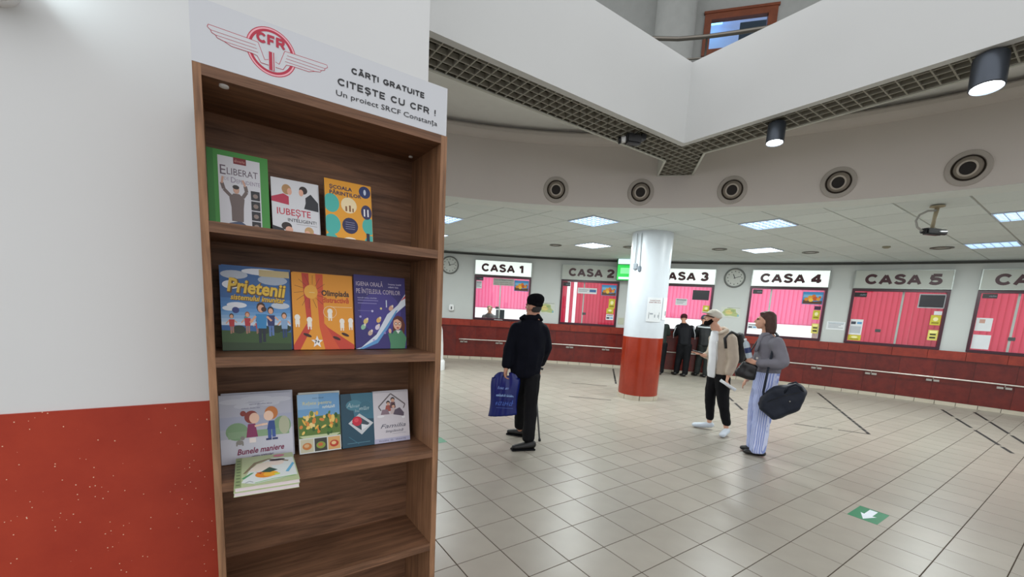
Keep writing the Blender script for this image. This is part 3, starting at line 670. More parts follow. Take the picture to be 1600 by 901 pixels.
# ------------------------------------------------------------------ UPPER LEVEL seen over the parapet
w0 = Vector((7.382, 5.148, 0)); wd = Vector((-.626, .78, 0)); wn_ = Vector((.78, .626, 0))
def UW(s, z, d=0.0): q = w0 + wd * s + wn_ * d; return Vector((q.x, q.y, z))
bm = bmesh.new()
def upseg(s0, s1, z0, z1): bm.faces.new([bm.verts.new(UW(*q)) for q in ((s0, z0), (s1, z0), (s1, z1), (s0, z1))])
upseg(0, 7, 4.1, 9); upseg(-6, -1.16, 4.1, 9); upseg(-1.16, 0, 4.1, 6.26); upseg(-1.16, 0, 6.95, 9)
struct(link('wall_upper', mesh_bm('wall_upper', bm), UPW))
poly_mesh('floor_upper', [(-2.5, 3.2), (4.4, 3.2), (4.4, -2.6), (11, -2.6), (11, 9), (-2.5, 9)], 4.12, UPW)['kind'] = 'structure'
poly_mesh('ceiling_upper', [(1.5, 3.2), (4.4, 3.2), (4.4, -2.6), (11, -2.6), (11, 11), (1.5, 11)], 8.6, UPW)['kind'] = 'structure'
uw = struct(thing('window_7', '', '', tuple(UW(-.58, 6.26)), math.atan2(-wd.y, -wd.x))); del uw['label']; del uw['category']
fb = bmesh.new(); hw = .58
for b in ((-hw, hw, .0, .1), (-hw, hw, .58, .69), (-hw, -hw + .115, .1, .58), (hw - .14, hw, .1, .58)): boxb(fb, b[0], b[1], -.03, .08, b[2], b[3])
for b in ((-hw - .02, hw + .02, .68, .72),): boxb(fb, b[0], b[1], -.045, .02, b[2], b[3])
link('frame', mesh_bm('frame', fb), WOODF, uw); box('pane', -hw + .1, hw - .1, .02, .026, .08, .6, glass_mat('upper_glass', (.8, .88, .95)), uw)
bm = bmesh.new(); boxb(bm, -.9, .9, 1.4, 1.45, -.3, 1.6); boxb(bm, -.9, .9, .1, 1.4, 1.5, 1.6)
link('room_behind', mesh_bm('room_behind', bm), mat('room_lilac_glow', 'c9cfe8', .8, emit='c9cfe8', es=.25), uw)  # faint glow on the room surfaces stands in for its lighting
box('lit_panel', -.62, -.15, .75, 1.3, 1.25, 1.27, mat('blue_tube_light', 'c8ecff', .4, emit='8fd8ff', es=3), uw)
box('grey_panel', .12, .6, .8, .82, .55, .95, mat('grey_duct', '5d6468', .6), uw)
lathe('column', [(.34, 0), (.34, 4.5)], UPW, loc=tuple(UW(.50, 4.12, -.25))); bpy.data.objects['column']['kind'] = 'structure'
rl = thing('railing', 'curved dark steel railing on the upper level behind the parapet', 'railing', (4.95, 3.4, 4.1))
rp = [(4.35, 4.15, 5.0), (4.567, 3.892, 4.983), (4.757, 3.656, 4.942), (4.949, 3.393, 4.924), (5.117, 3.132, 4.912), (5.265, 2.877, 4.899), (5.42, 2.55, 4.885)]
rp = [(a - 4.95, b - 3.4, c - 4.1) for a, b, c in rp]
tube('handrail_tube', rp, .024, GUN, rl, 12); tube('lower_tube', [(a, b, c - .235) for a, b, c in rp], .012, GUN, rl)
for q in (rp[0], rp[3][:2] + (rp[3][2],), rp[6]):
    tube('post', [(q[0], q[1], .03), (q[0], q[1], q[2] - .02)], .012, GUN, rl)

# ------------------------------------------------------------------ ROUND VENTS in the bulkhead
VGREY = mat('vent_flange_grey', 'b3ada6', .6); VDARK = mat('vent_dark_ring', '4c443c', .7); VGREY2 = mat('vent_nozzle_grey', '8d857b', .5); VRIM = mat('vent_nozzle_rim', 'c2bab0', .5); VBLK = mat('vent_grille_dark', '3a3634', .7)
vpos = [(3.94, 4.823, 'leftmost round air nozzle in the curved bulkhead'), (4.825, 4.075, 'round air nozzle in the bulkhead just left under the lattice corner'), (5.534, 3.181, 'round air nozzle in the bulkhead, middle one of the five'), (6.044, 2.19, 'round air nozzle in the bulkhead, second from the right'), (6.343, 1.177, 'rightmost and largest-looking round air nozzle in the bulkhead')]
for vx, vy, lab in vpos:
    a = math.atan2(vy - BY, vx - BX); p = PB(math.degrees(a), RB - .004, 3.24); t = thing('air_nozzle', lab, 'vent', tuple(p), a - PI / 2, 'round air nozzles in the curved bulkhead')
    M = Matrix.Rotation(PI / 2, 4, 'X')     # lathe z -> -y (into the hall)
    lathe('flange', [(.175, -.03), (.175, .008), (.168, .016), (.13, .02), (.125, .014), (.125, -.0)], VGREY, t, 36, M, False)
    lathe('dark_seat', [(.127, .012), (.118, -.0), (.112, .012), (.108, .004)], VDARK, t, 36, M, False)
    M2 = Matrix.Rotation(PI / 2 + .22, 4, 'X') @ Matrix.Rotation(-.08, 4, 'Y')
    lathe('nozzle', [(.112, -.01), (.108, .02), (.098, .042), (.078, .058)], VGREY2, t, 36, M2, False)
    lathe('nozzle_rim', [(.079, .056), (.076, .07), (.068, .072), (.062, .068), (.061, .045)], VRIM, t, 36, M2, False)
    b = bmesh.new(); latheb(b, [(.0615, .045), (.0001, .045)], 24, M2)
    for q in range(-3, 4): boxb(b, -.06 * math.cos(q * .42), .06 * math.cos(q * .42), -.002 + q * .0165, .002 + q * .0165, .045, .056, M2)
    link('grille', mesh_bm('grille', b), VBLK, t)

# ------------------------------------------------------------------ CEILING LIGHT PANELS
LNAMES = {1: 'square louvred ceiling light nearest the round column, to its upper left', 2: 'bright square ceiling light above the window left of the round column', 3: 'square louvred ceiling light right of the column, nearest the bulkhead', 4: 'small-looking bright square ceiling light above CASA 4', 5: 'blue-white louvred ceiling light cut by the right photo edge', 6: 'wide-looking louvred ceiling light above CASA 5, near the wall', 7: 'ceiling light half hidden behind the bookshelf, the nearer one', 8: 'ceiling light half hidden behind the bookshelf, the farther one'}
LEM = mat('light_tube_glow', 'ffffff', .5, emit='e8f3ff', es=PANEL_E, noise=0.0)
DIFF = mat('light_diffuser', 'dfeaf5', .5, emit='b4d0f4', es=2.4, noise=0)
DIFF2 = mat('light_diffuser_white', 'f2f6fa', .5, emit='f0f6ff', es=6, noise=0)
LOUV = mat('louvre_white', 'cfdbe8', .4)
for (i, j), n in LIGHTS.items():
    cx, cy = CX0 + (i + .5) * CT, CY0 + (j + .5) * CT
    t = thing('ceiling_light', LNAMES[n], 'ceiling light', (cx, cy, ZC + .004), 0, 'square louvred lights in the low ceiling')
    fb = bmesh.new(); h = .30
    for b in ((-h, h, -h, -h + .015), (-h, h, h - .015, h), (-h, -h + .015, -h + .015, h - .015), (h - .015, h, -h + .015, h - .015)): boxb(fb, *b, -.002, .017)
    link('frame', mesh_bm('frame', fb), LOUV, t)
    box('diffuser', -h + .016, h - .016, -h + .016, h - .016, .013, .015, DIFF2 if n in (2, 4, 8) else DIFF, t)
    fb = bmesh.new()
    for q in range(1, 6): boxb(fb, -h + .015, h - .015, -h + q * .1 - .004, -h + q * .1 + .004, 0, .011); boxb(fb, -h + q * .1 - .004, -h + q * .1 + .004, -h + .015, h - .015, 0, .011)
    link('louvre', mesh_bm('louvre', fb), LOUV, t)
    ld = bpy.data.lights.new('panel', 'AREA'); ld.energy = PANEL_W; ld.shape = 'SQUARE'; ld.size = .5; ld.color = (.93, 1.0, .985)
    lo = bpy.data.objects.new('lamp', ld); COL.objects.link(lo); lo.parent = t; lo.location = (0, 0, -.012)
for x, y, r, lab in ((6.432, 7.756, .14, 'round recessed downlight in the ceiling above CASA 1'), (7.579, 6.566, .14, 'round recessed downlight just left of the column top'), (8.866, 5.212, .15, 'round recessed downlight right of the column, before the wall clock'), (10.201, 3.999, .15, 'round recessed downlight above CASA 4'), (10.078, 2.731, .06, 'small round detector on the ceiling left of CASA 5'), (10.675, 2.11, .16, 'large round downlight ring above CASA 5')):
    t = thing('downlight', lab, 'downlight' if r > .1 else 'detector', (x, y, ZC + .014), 0, 'round fittings in the low ceiling')
    if r > .1:
        lathe('ring', [(r, 0.0), (r, -.012), (r - .03, -.018), (r - .045, -.006), (r - .045, .0)], mat('downlight_ring', '6d6c66', .4, metal=.5), t, closed=False); lathe('bowl', [(r - .046, -.003), (.001, -.004)], mat('downlight_glass', 'cfd0cc', .3), t, closed=False)
    else: lathe('body', [(r, 0), (r, -.02), (r * .6, -.035)], mat('detector_beige', '8c8a76', .5), t)
# ceiling camera on a stalk
t = thing('security_camera', 'black camera on a beige ceiling stalk with looping grey cable', 'camera', (7.016, 1.494, ZC))
BEIGE = mat('beige_metal', 'a59a80', .5)
lathe('mount', [(.07, 0), (.07, -.008), (.03, -.02)], BEIGE, t); tube('stalk', [(0, 0, -.01), (-.01, .01, -.26)], [.022, .019], BEIGE, t)
b = bmesh.new(); boxb(b, -.12, .1, -.04, .04, -.33, -.255, Matrix.Rotation(math.radians(-25), 4, 'Z')); bmesh.ops.bevel(b, geom=list(b.edges), offset=.015, segments=2, affect='EDGES'); link('camera_body', mesh_bm('camera_body', b), BLACK, t)
cr2 = Vector((.824, -.564, 0)).normalized()
tube('cable', [tuple(Vector((-.01, 0, -.05)) + cr2 * x + Vector((0, 0, z))) for x, z in ((0, 0), (-.1, -.01), (-.19, -.06), (-.22, -.13), (-.19, -.2), (-.13, -.235), (-.08, -.24))], .012, mat('grey_cable', '9d9d98', .5), t)
tube('cable_tip', [tuple(cr2 * x + Vector((0, 0, -.29))) for x in (-.13, .15)], [.03, .035], BLACK, t)

# ------------------------------------------------------------------ SPOTLIGHTS UNDER THE LATTICE
SPM = mat('spot_lens_glow', 'ffffff', .4, emit='f2fbff', es=14, noise=0)
def spot(x, y, s, lab, tilt):
    t = thing('spotlight', lab, 'spotlight', (x, y, ZS), 0, 'cylinder spotlights under the lattice')
    M = Matrix.Translation((0, 0, -.02)) @ Matrix.Rotation(tilt, 4, 'Y') @ Matrix.Rotation(-tilt * .5, 4, 'X')
    lathe('housing', [(.001, 0), (.085 * s, 0), (.088 * s, -.01), (.088 * s, -.2 * s), (.08 * s, -.205 * s), (.078 * s, -.19 * s)], DARKMET, t, 32, M, False)
    lathe('lens', [(.078 * s, -.195 * s), (.001, -.198 * s)], SPM, t, 32, M, False)
    box('bracket', -.05, .05, -.03, .03, -.02, .0, BLACK, t)
    ld = bpy.data.lights.new('spot', 'SPOT'); ld.energy = SPOT_W; ld.spot_size = 1.7; ld.spot_blend = .6; ld.shadow_soft_size = .07; ld.color = (.92, .97, 1)
    lo = bpy.data.objects.new('lamp', ld); COL.objects.link(lo); lo.parent = t; lo.matrix_local = M @ Matrix.Translation((0, 0, -.22 * s))
spot(4.385, 2.16, .86, 'lit cylinder spotlight under the lattice, the smaller farther one', .1)
spot(4.33, .80, 1.02, 'large lit grey cylinder spotlight under the lattice near the right edge', .12)
# projector-like device clipped to the lattice
t = thing('projector', 'black projector with a white lens barrel clipped under the lattice', 'projector', (3.63, 3.23, ZS), math.radians(-22)); t.scale = (.66, .66, .8)
b = bmesh.new(); boxb(b, -.13, .12, -.07, .07, -.13, -.01); bmesh.ops.bevel(b, geom=list(b.edges), offset=.02, segments=2, affect='EDGES'); link('body', mesh_bm('body', b), BLACK, t)
tube('lens_barrel', [(-.13, 0, -.08), (-.2, .02, -.09)], .04, WHITEP, t, 14); tube('lens_cap', [(-.2, .02, -.09), (-.235, .03, -.095)], .045, BLACK, t, 14)
b = bmesh.new(); boxb(b, .12, .2, -.05, .05, -.06, -.0); link('mount_plate', mesh_bm('mount_plate', b), BLACK, t)
tube('cable', [(0, -.03, -.02), (.03, -.12, .0), (.08, -.14, .02)], .005, BLACK, t)

# ------------------------------------------------------------------ ROUND COLUMN
KX, KY, KR = 6.571, 5.168, .365
ko = struct(thing('column', '', '', (KX, KY, 0))); del ko['label']; del ko['category']
lathe('white_shaft', [(KR - .005, 1.163), (KR - .005, ZC + .02)], mat('column_white_paint', 'd3dbe2', .35, .4, noise=.02), ko, 64)
lathe('red_cladding', [(KR, .085), (KR, 1.16), (KR - .006, 1.165)], granite('column_red_lacquer', '8c2912', '9b331c', 3, .2), ko, 64)
for k in range(8):
    b = bmesh.new(); a0, a1 = k * 45 + 1, k * 45 + 44.3; prev = None
    for q in range(7):
        t_ = math.radians(a0 + (a1 - a0) * q / 6); ring = [b.verts.new((r * math.cos(t_), r * math.sin(t_), z)) for r, z in ((KR - .01, 0.001), (KR + .012, 0.001), (KR + .012, .083), (KR - .01, .083))]
        if prev:
            for m_ in range(4): b.faces.new((prev[m_], prev[(m_ + 1) % 4], ring[(m_ + 1) % 4], ring[m_]))
        else: b.faces.new(ring)
        prev = ring
    b.faces.new(prev[::-1]); link('skirting_tile', mesh_bm('skirting_tile', b), SKIRT, ko)
vdir = math.atan2(-KX, KY)   # local -y faces the camera
def on_col(name, label, cat, s0, s1, z0, z1, art, m=PAPER):
    e = thing(name, label, cat, (KX, KY, z0), vdir)
    bm = bmesh.new(); n = 8; A = []
    for k in range(n + 1):
        s = (s0 + (s1 - s0) * k / n) / KR; A.append([bm.verts.new((math.sin(s) * r, -math.cos(s) * r, z)) for r, z in ((KR - .001, 0), (KR + .003, 0), (KR + .003, z1 - z0), (KR - .001, z1 - z0))])
    for a_, b_ in zip(A, A[1:]):
        for m_ in range(4): bm.faces.new((a_[m_], a_[(m_ + 1) % 4], b_[(m_ + 1) % 4], b_[m_]))
    bm.faces.new(A[0]); bm.faces.new(A[-1][::-1]); link('sheet', mesh_bm('sheet', bm), m, e)
    at = Art(s1 - s0, z1 - z0); art(at)
    for i_, v in enumerate(at.v): at.v[i_] = (v[0] + s0, v[1], v[2])
    at.build('print', e, .0035, cyl=KR)
on_col('notice', 'white notice with red heading and grey picture taped to the column', 'notice', .02, .30, 1.46, 1.89, lambda a: (a.scrib('8e3a34', .14, .88, .86, .05, 2, 3), a.scrib('8e3a34', .1, .9, .78, .05, 3, 4), a.rect('aab4bc', .1, .68, .9, .7), a.rect('aab4bc', .1, .6, .85, .62), a.rect('aab4bc', .1, .52, .9, .54), a.rect('8c949c', .1, .45, .9, .46), a.rect('3c444e', .14, .12, .86, .4), a.rect('9aa2aa', .5, .18, .8, .3), a.rect('9aa2aa', .2, .3, .4, .36)))
on_col('notice', 'second white notice wrapped round the right side of the column', 'notice', .33, .50, 1.50, 1.90, lambda a: (a.rect('6f4a48', .15, .86, .8, .89), a.rect('8a8f95', .3, .78, .8, .8), a.rect('b4bcc4', .1, .6, .8, .62), a.rect('b4bcc4', .1, .5, .8, .52), a.rect('4c545c', .6, .2, .8, .4)))
t = thing('junction_box', 'small grey socket box with two cables high on the column', 'electrical box', (KX, KY, 2.38), vdir)
box('box', -.285, -.215, -.31, -.235, .0, .1, mat('box_grey', '9aa4ac', .5), t, .006); box('plug', -.20, -.15, -.345, -.29, -.04, .05, mat('box_grey2', '6f7a84', .5), t, .006)
tube('cable', [(-.26, -.285, .1), (-.262, -.287, .62)], .006, mat('cable_grey', '868c90', .5), t); tube('cable', [(-.175, -.33, .05), (-.19, -.325, .62)], .005, mat('cable_grey', '868c90', .5), t)

# ------------------------------------------------------------------ THINGS ON THE CURVED WALL
def clock(a, z, lab):
    t = thing('wall_clock', lab, 'clock', tuple(P(a, RW - .003, z)), math.radians(a - 90), 'round grey wall clocks'); M = Matrix.Rotation(PI / 2, 4, 'X')
    lathe('rim', [(.245, 0), (.25, .03), (.235, .05), (.215, .045), (.21, .03)], mat('clock_rim', '6a6d6a', .4), t, 40, M, False)
    lathe('face', [(.212, .03), (.001, .031)], mat('clock_face', 'b9bcb6', .5), t, 40, M, False)
    at = Art()
    for k in range(12): s = k * PI / 6; at.ell('4a4c4a', .165 * math.sin(s), .165 * math.cos(s), .014, .014, 8)
    at.line('111111', ((-.02 * math.sin(-.4), -.02), (-.105 * math.sin(.42), .105 * math.cos(.42))), .018); at.line('111111', ((-.03, -.01), (.15 * math.sin(1.28), .15 * math.cos(1.28))), .013); at.build('hands', t, .034)
clock(63.94, 2.66, 'round wall clock partly hidden by the bookshelf edge'); clock(31.97, 2.645, 'round wall clock in full view, right of the column')
def wall_sheet(a, w_, z0, z1, lab, cat, art, m=PAPER, name='notice'):
    o = box(name, -w_ / 2, w_ / 2, -.006, 0, 0, z1 - z0, m, loc=tuple(P(a, RW - .004, z0)), rz=math.radians(a - 90)); tag(o, lab, cat)
    if art: at = Art(w_, z1 - z0); [at]; art(at); at.v = [(v[0] - w_ / 2, v[1], v[2]) for v in at.v]; at.build('print', o, .0066)
def a_map(a):
    a.poly('a8b47c', ((.06, .45), (.2, .8), (.45, .9), (.75, .82), (.8, .5), (.95, .3), (.85, .08), (.5, .16), (.25, .12))).ell('cfc07a', .42, .5, .2, .22).ell('8fa36a', .62, .64, .12, .1).line('7a6a4a', ((.1, .45), (.4, .55), (.8, .4)), .012).rect('7fa9b4', .86, .1, .96, .3).rect('5a5f5a', .3, .92, .98, .95)
wall_sheet(31.95, .45, 1.62, 1.89, 'relief map sheet on the wall just below the full round clock', 'map', a_map, mat('map_paper', 'c9cdc4', .6), 'map')
wall_sheet(52.3, .48, 1.44, 1.76, 'relief map sheet on the wall beside the dark knit cap', 'map', a_map, mat('map_paper', 'c9cdc4', .6), 'map')
wall_sheet(22.55, .36, 1.46, 1.655, 'faint white notice on bare wall right of the striped-trouser person', 'notice', a_note(4, '9fb0bc'))
wall_sheet(43.45, .16, 1.25, 1.44, 'small pale grey-green plate on the wall left of the column', 'plate', None, mat('plate_pale', 'b5b8a4', .5), 'wall_plate')
o = tag(box('dispenser', -.07, .07, -.1, -.003, 0, .18, WHITEP, loc=tuple(P(63.6, RW - .001, 1.38)), rz=math.radians(63.6 - 90), bev=.02), 'small white dispenser box on the wall near the left clock', 'dispenser')
box('slot', -.02, .02, -.104, -.098, .04, .12, mat('slot_grey', '55585a', .5), o)
# green information monitor
t = thing('information_screen', 'hanging information screen with green and white picture, left of the column', 'screen', tuple(P(42.75, RW - .35, 2.46)), math.radians(42.75 - 96))
box('housing', -.42, .42, 0, .07, 0, .60, mat('screen_green_shell', '1f7a3a', .4), t, .008)
at = Art(.78, .56)
at.rect(mat('screen_glow_green', '19b843', .4, emit='19b843', es=.85, noise=0), 0, 0, 1, .72).rect(mat('screen_glow_white', 'cfe6ee', .4, emit='cfe6ee', es=.9, noise=0), 0, .76, 1, 1).rect(mat('screen_glow_pale', '74d68c', .4, emit='74d68c', es=.8, noise=0), .1, .3, 1, .58).rect(mat('screen_glow_white', 'cfe6ee'), .05, .04, 1, .14)
at.v = [(v[0] - .39, v[1], v[2] + .02) for v in at.v]; at.build('picture', t, .001)
tube('hanger', [(0, .04, .6), (0, .04, .575 + .02)], .02, DARKMET, t)
# white stand mostly behind the bookshelf
t = thing('info_stand', 'white rounded stand on the floor just visible right of the bookshelf', 'stand', (4.15, 9.35, 0), 0)
lathe('body', [(.27, .24), (.26, .6), (.235, .95), (.20, 1.08), (.12, 1.15)], WHITEP, t, 32); lathe('base', [(.31, 0), (.31, .2), (.285, .24)], WHITEP, t, 32)

# ------------------------------------------------------------------ FLOOR MARKINGS
TAPE = mat('black_tape', '17181a', .6)
def tape(p, q, wd_, dash, lab, seed=0):
    d = Vector((q[0] - p[0], q[1] - p[1], 0)); L = d.length; o = thing('floor_tape', lab, 'tape', (p[0], p[1], .0008), math.atan2(d.y, d.x))
    rnd = random.Random(seed); x = 0
    while x < L:
        l = dash * rnd.uniform(.6, 1.3) if dash else L; box('strip', x, min(L, x + l), -wd_ / 2, wd_ / 2, 0, .0007, TAPE, o); x += l + (dash or 0) * rnd.uniform(.08, .25)
tape((11.35, 3.85), (7.925, 1.955), .045, .22, 'dashed black floor tape running right of the woman toward CASA 5', 1)
tape((7.925, 1.955), (7.43, 2.77), .03, .3, 'thin broken black tape meeting the dashed tape at its near tip', 2)
tape((12.0, 1.9), (8.763, .636), .045, 1.0, 'long black floor tape in front of CASA 5', 3)
tape((12.4, 1.5), (9.7, .6), .045, 1.2, 'black floor tape at the right photo edge below CASA 6', 4)
tape((6.325, 6.761), (6.844, 6.204), .03, 0, 'short thin black tape left of the column, the farther of two')
tape((5.289, 5.694), (5.832, 5.149), .03, 0, 'short thin black tape left of the column, the nearer of two')
tape((9.128, 8.094), (7.3, 6.35), .045, .2, 'dashed black tape vanishing behind the column', 5)
tape((8.813, 4.656), (7.596, 3.668), .045, .7, 'black tape on the floor between the capped man and the woman', 6)
tape((9.3, 3.25), (9.6, 2.85), .03, 0, 'thin black tape just right of the blue duffel bag')
tape((11.7, .8), (12.1, .55), .03, 0, 'thin short black tape near the counter at the right edge')
o = tag(box('floor_arrow_sign', 4.35, 4.668, .918, 1.122, .0002, .0012, mat('green_floor_sticker', '0f7a50', .4)), 'green rectangular floor sticker with a white arrow', 'floor sign')
b = bmesh.new(); b.faces.new([b.verts.new((x, y, .0016)) for x, y in ((4.372, 1.018), (4.51, .963), (4.50, .99), (4.645, .99), (4.645, 1.046), (4.50, 1.046), (4.51, 1.073))]); link('arrow', mesh_bm('arrow', b), mat('arrow_white', 'dfe6ee', .4), o)
tag(box('floor_sticker', 1.86, 2.12, 4.28, 4.46, .0002, .0012, mat('green_floor_sticker', '0f7a50')), 'green floor sticker peeking out right of the bookshelf', 'floor sign')

# ------------------------------------------------------------------ PILLAR behind the shelf
PY = 1.69
pl = struct(box('wall_pillar', -3.5, .704, PY, PY + .9, 0, 5.6, WALL))
box('red_wainscot', -3.5, .708, PY - .006, PY + .904, .0, 1.236, RED, pl)
t = thing('wall_lamp', 'white and chrome wall lamp at the top left of the pillar', 'lamp', (-.42, PY, 2.30))
lathe('mount', [(.04, 0), (.04, .03), (.02, .04)], WHITEP, t, 24, Matrix.Rotation(PI / 2, 4, 'X'))
M = Matrix.Translation((.0, -.1, .0)) @ Matrix.Rotation(1.0, 4, 'Y')
lathe('shade', [(.001, -.06), (.035, -.055), (.05, -.02), (.055, .05), (.05, .055), (.045, .0)], mat('lamp_pearl', 'd0d4d2', .25, metal=.3), t, 28, M, False); tube('arm', [(0, -.03, 0), (0, -.09, 0)], .012, STEEL, t)
lathe('bulb', [(.044, .045), (.001, .05)], mat('bulb_glow', 'ffffff', .4, emit='e8fbff', es=10, noise=0), t, 24, M, False)

# ------------------------------------------------------------------ BOOKSHELF
F0 = 1.40; XL, XR = -.034, .656; D0 = .268; sh = thing('bookshelf', 'tall narrow brown wood-look bookshelf standing against the pillar', 'bookshelf', (0, F0, 0))
box('side_panel', XL, XL + .018, 0, D0, 0, 2.154, WOODV, sh); box('side_panel', XR - .022, XR, 0, D0, 0, 2.154, WOODV, sh)
xi0, xi1 = XL + .018, XR - .022
box('top_panel', xi0, xi1, 0, D0, 2.128, 2.154, WOODH, sh); box('back_panel', xi0, xi1, D0 - .006, D0, .0, 2.128, WOODH, sh)
for z in (1.7785, 1.4168, 1.0528, .676, .33, .075): box('shelf', xi0, xi1, .001, D0 - .0065, z - .028, z, WOODH, sh)
for x in (.031,): lathe('cam_fitting', [(.011, 0), (.011, -.004), (.004, -.006)], WHITEP, sh, loc=(x, .03, 2.128))
lathe('cam_fitting', [(.007, 0), (.007, -.004), (.003, -.005)], WHITEP, sh, loc=(xi1 - .03, .2, 2.128))
hb = box('header_board', XL + .0, XR - .004, .0, .004, 2.1545, 2.302, mat('header_white_board', 'c9ccd1', .5, noise=.01), sh); hb['label'] = 'white header board with a winged wheel emblem'
at = Art(); L = at.line; RD = 'b01f3c'; PK = 'e8a9b4'
def ringp(c, x, y, r0, r1, n=48, a0=0, a1=2 * PI):
    for k in range(n):
        s, e = a0 + (a1 - a0) * k / n, a0 + (a1 - a0) * (k + 1) / n; y_ = at.k; at.poly(c, [(x + r0 * math.cos(s), y + r0 * math.sin(s)), (x + r1 * math.cos(s), y + r1 * math.sin(s)), (x + r1 * math.cos(e), y + r1 * math.sin(e)), (x + r0 * math.cos(e), y + r0 * math.sin(e))]); at.k = y_
    at.k += 1
cx_, cz_ = .140, 2.233
ringp(PK, cx_, cz_, .047, .0575); ringp(RD, cx_, cz_, .0565, .0585); ringp(RD, cx_, cz_, .047, .053)
def wing(s):
    X = lambda u: cx_ + s * u
    T = lambda v: v
    W = 'c9ccd1'
    outl = [(X(.006), cz_ - .02), (X(.017), cz_ - .024), (X(.031), cz_ + .013), (X(.056), cz_ + .014), (X(.137), cz_ + .015), (X(.139), cz_ + .009), (X(.132), cz_ + .004), (X(.131), cz_ - .001), (X(.122), cz_ - .004), (X(.120), cz_ - .009), (X(.105), cz_ - .012), (X(.09), cz_ - .018), (X(.048), cz_ - .018), (X(.034), cz_ - .02), (X(.026), cz_ - .034), (X(.006), cz_ - .034)]
    at.poly(W, outl); at.line(RD, outl + outl[:1], .0013)
    for z, x in ((.004, .132), (-.004, .122), (-.012, .105)): at.line(RD, ((X(.036 + (.004 - z) * -.3), cz_ + z), (X(x), cz_ + z)), .001)
wing(1); wing(-1)
at.rect('c9ccd1', cx_ - .008, cz_ - .045, cx_ + .008, cz_ + .0).rect(RD, cx_ - .007, cz_ - .045, cx_ + .001, cz_ + .0).rect(RD, cx_ + .003, cz_ - .045, cx_ + .0055, cz_ + .0)
at.caps(RD, 'CFR', cx_ - .034, cx_ + .032, cz_ + .016, .0225, .24)
at.caps('15151a', 'CĂRȚI GRATUITE', .344, .571, 2.2485, .0150, .21); at.caps('15151a', 'CITEȘTE CU CFR !', .305, .612, 2.206, .0180, .165); at.text('15151a', 'Un proiect SRCF Constanța', .301, .618, 2.1765, .0140, .003)
at.build('print', hb, .0002)

# ------------------------------------------------------------------ BOOKS
PAGES = mat('book_pages', 'd8d3c6', .8)
def book(x, w_, h_, z, lab, cover, art=None, y=1.545, lean=.035, th=.014, copies=0, rz=0.0, spine=None, group='books displayed face out on the shelf', lab2=None):
    """leaning book: local x right, y back, z up"""
    al = math.asin(lean / h_)
    def one(dx, dy, label, art, wv, hv):
        t = thing('book', label, 'book', (x + dx, y + dy, z + th * math.sin(al) + .0005), 0, group); t.rotation_euler = (-al, 0, rz)
        cm = mat('cover_' + cover, cover, .3, noise=.02)
        box('front_cover', 0, wv, 0, .0015, 0, hv, cm, t); box('back_cover', 0, wv, th - .0015, th, 0, hv, cm, t); box('spine', 0, .0015, .0016, th - .0016, 0, hv, mat('cover_' + (spine or cover), spine or cover, .3, noise=.02), t)
        box('pages', .0018, wv - .003, .0016, th - .0016, .003, hv - .003, PAGES, t)
        if art: a = Art(wv, hv); art(a); a.build('print', t, .0002)
        return t
    r = one(0, 0, lab, art, w_, h_)
    for c in range(copies):
        one(.006 * (c + 1), (th + .002) * (c + 1), lab2 or 'edge of the copy behind the ' + lab.split(',')[0].split(' on the')[0], None, w_, h_ + .003)
    return r
def kid(a, x, y, s, shirt, skin='e0a888', hair='3a261c', legs='27406e'):
    a.rect(legs, x - .018 * s, y, x - .002 * s, y + .07 * s).rect(legs, x + .004 * s, y + .01, x + .02 * s, y + .07 * s).poly(shirt, ((x - .025 * s, y + .065 * s), (x + .025 * s, y + .065 * s), (x + .03 * s, y + .13 * s), (x - .03 * s, y + .13 * s))).line(skin, ((x - .03 * s, y + .12 * s), (x - .06 * s, y + .09 * s)), .012 * s).line(skin, ((x + .03 * s, y + .12 * s), (x + .055 * s, y + .1 * s)), .012 * s).ell(hair, x, y + .16 * s, .024 * s, .024 * s, 10).ell(skin, x, y + .155 * s, .018 * s, .018 * s, 10)
def art_el(a):
    a.rect('3e8f3a', 0, 0, 1, 1).rect('2f7a30', 0, 0, .1, 1).rect('d3d4da', .17, .0, .86, .93)
    a.rect('7a1822', .42, .85, .63, .935).scrib('c08a80', .44, .61, .875, .035, 1, 3)
    a.text('5c4a5a', 'E', .2, .29, .69, .12).text('5c4a5a', 'LIBERAT', .31, .82, .70, .085).text('a8a0b0', 'DE', .26, .34, .62, .04).text('8c7f96', 'D', .37, .45, .60, .07).text('8c7f96', 'EPENDENTE', .46, .85, .60, .05)
    a.poly('46506a', ((.2, .0), (.32, .07), (.5, .11), (.58, .07), (.68, .0), (.5, .0), (.44, .05), (.38, .0)))
    a.poly('6d5f5c', ((.36, .1), (.55, .1), (.56, .28), (.58, .40), (.5, .46), (.4, .46), (.33, .4), (.36, .28)))
    a.line('6d5f5c', ((.36, .42), (.25, .5), (.22, .58)), .06).line('6d5f5c', ((.55, .42), (.62, .5), (.6, .58)), .06).line('c9a08c', ((.22, .57), (.24, .66)), .035).line('c9a08c', ((.6, .57), (.56, .65)), .035)
    a.ell('c9a08c', .45, .51, .05, .05).ell('2c2320', .445, .545, .055, .028)
    for k in range(4): a.rect('26262a', .69, .41 - k * .135, .84, .53 - k * .135).ell('8a7a72', .765, .465 - k * .135, .045, .03, 8)
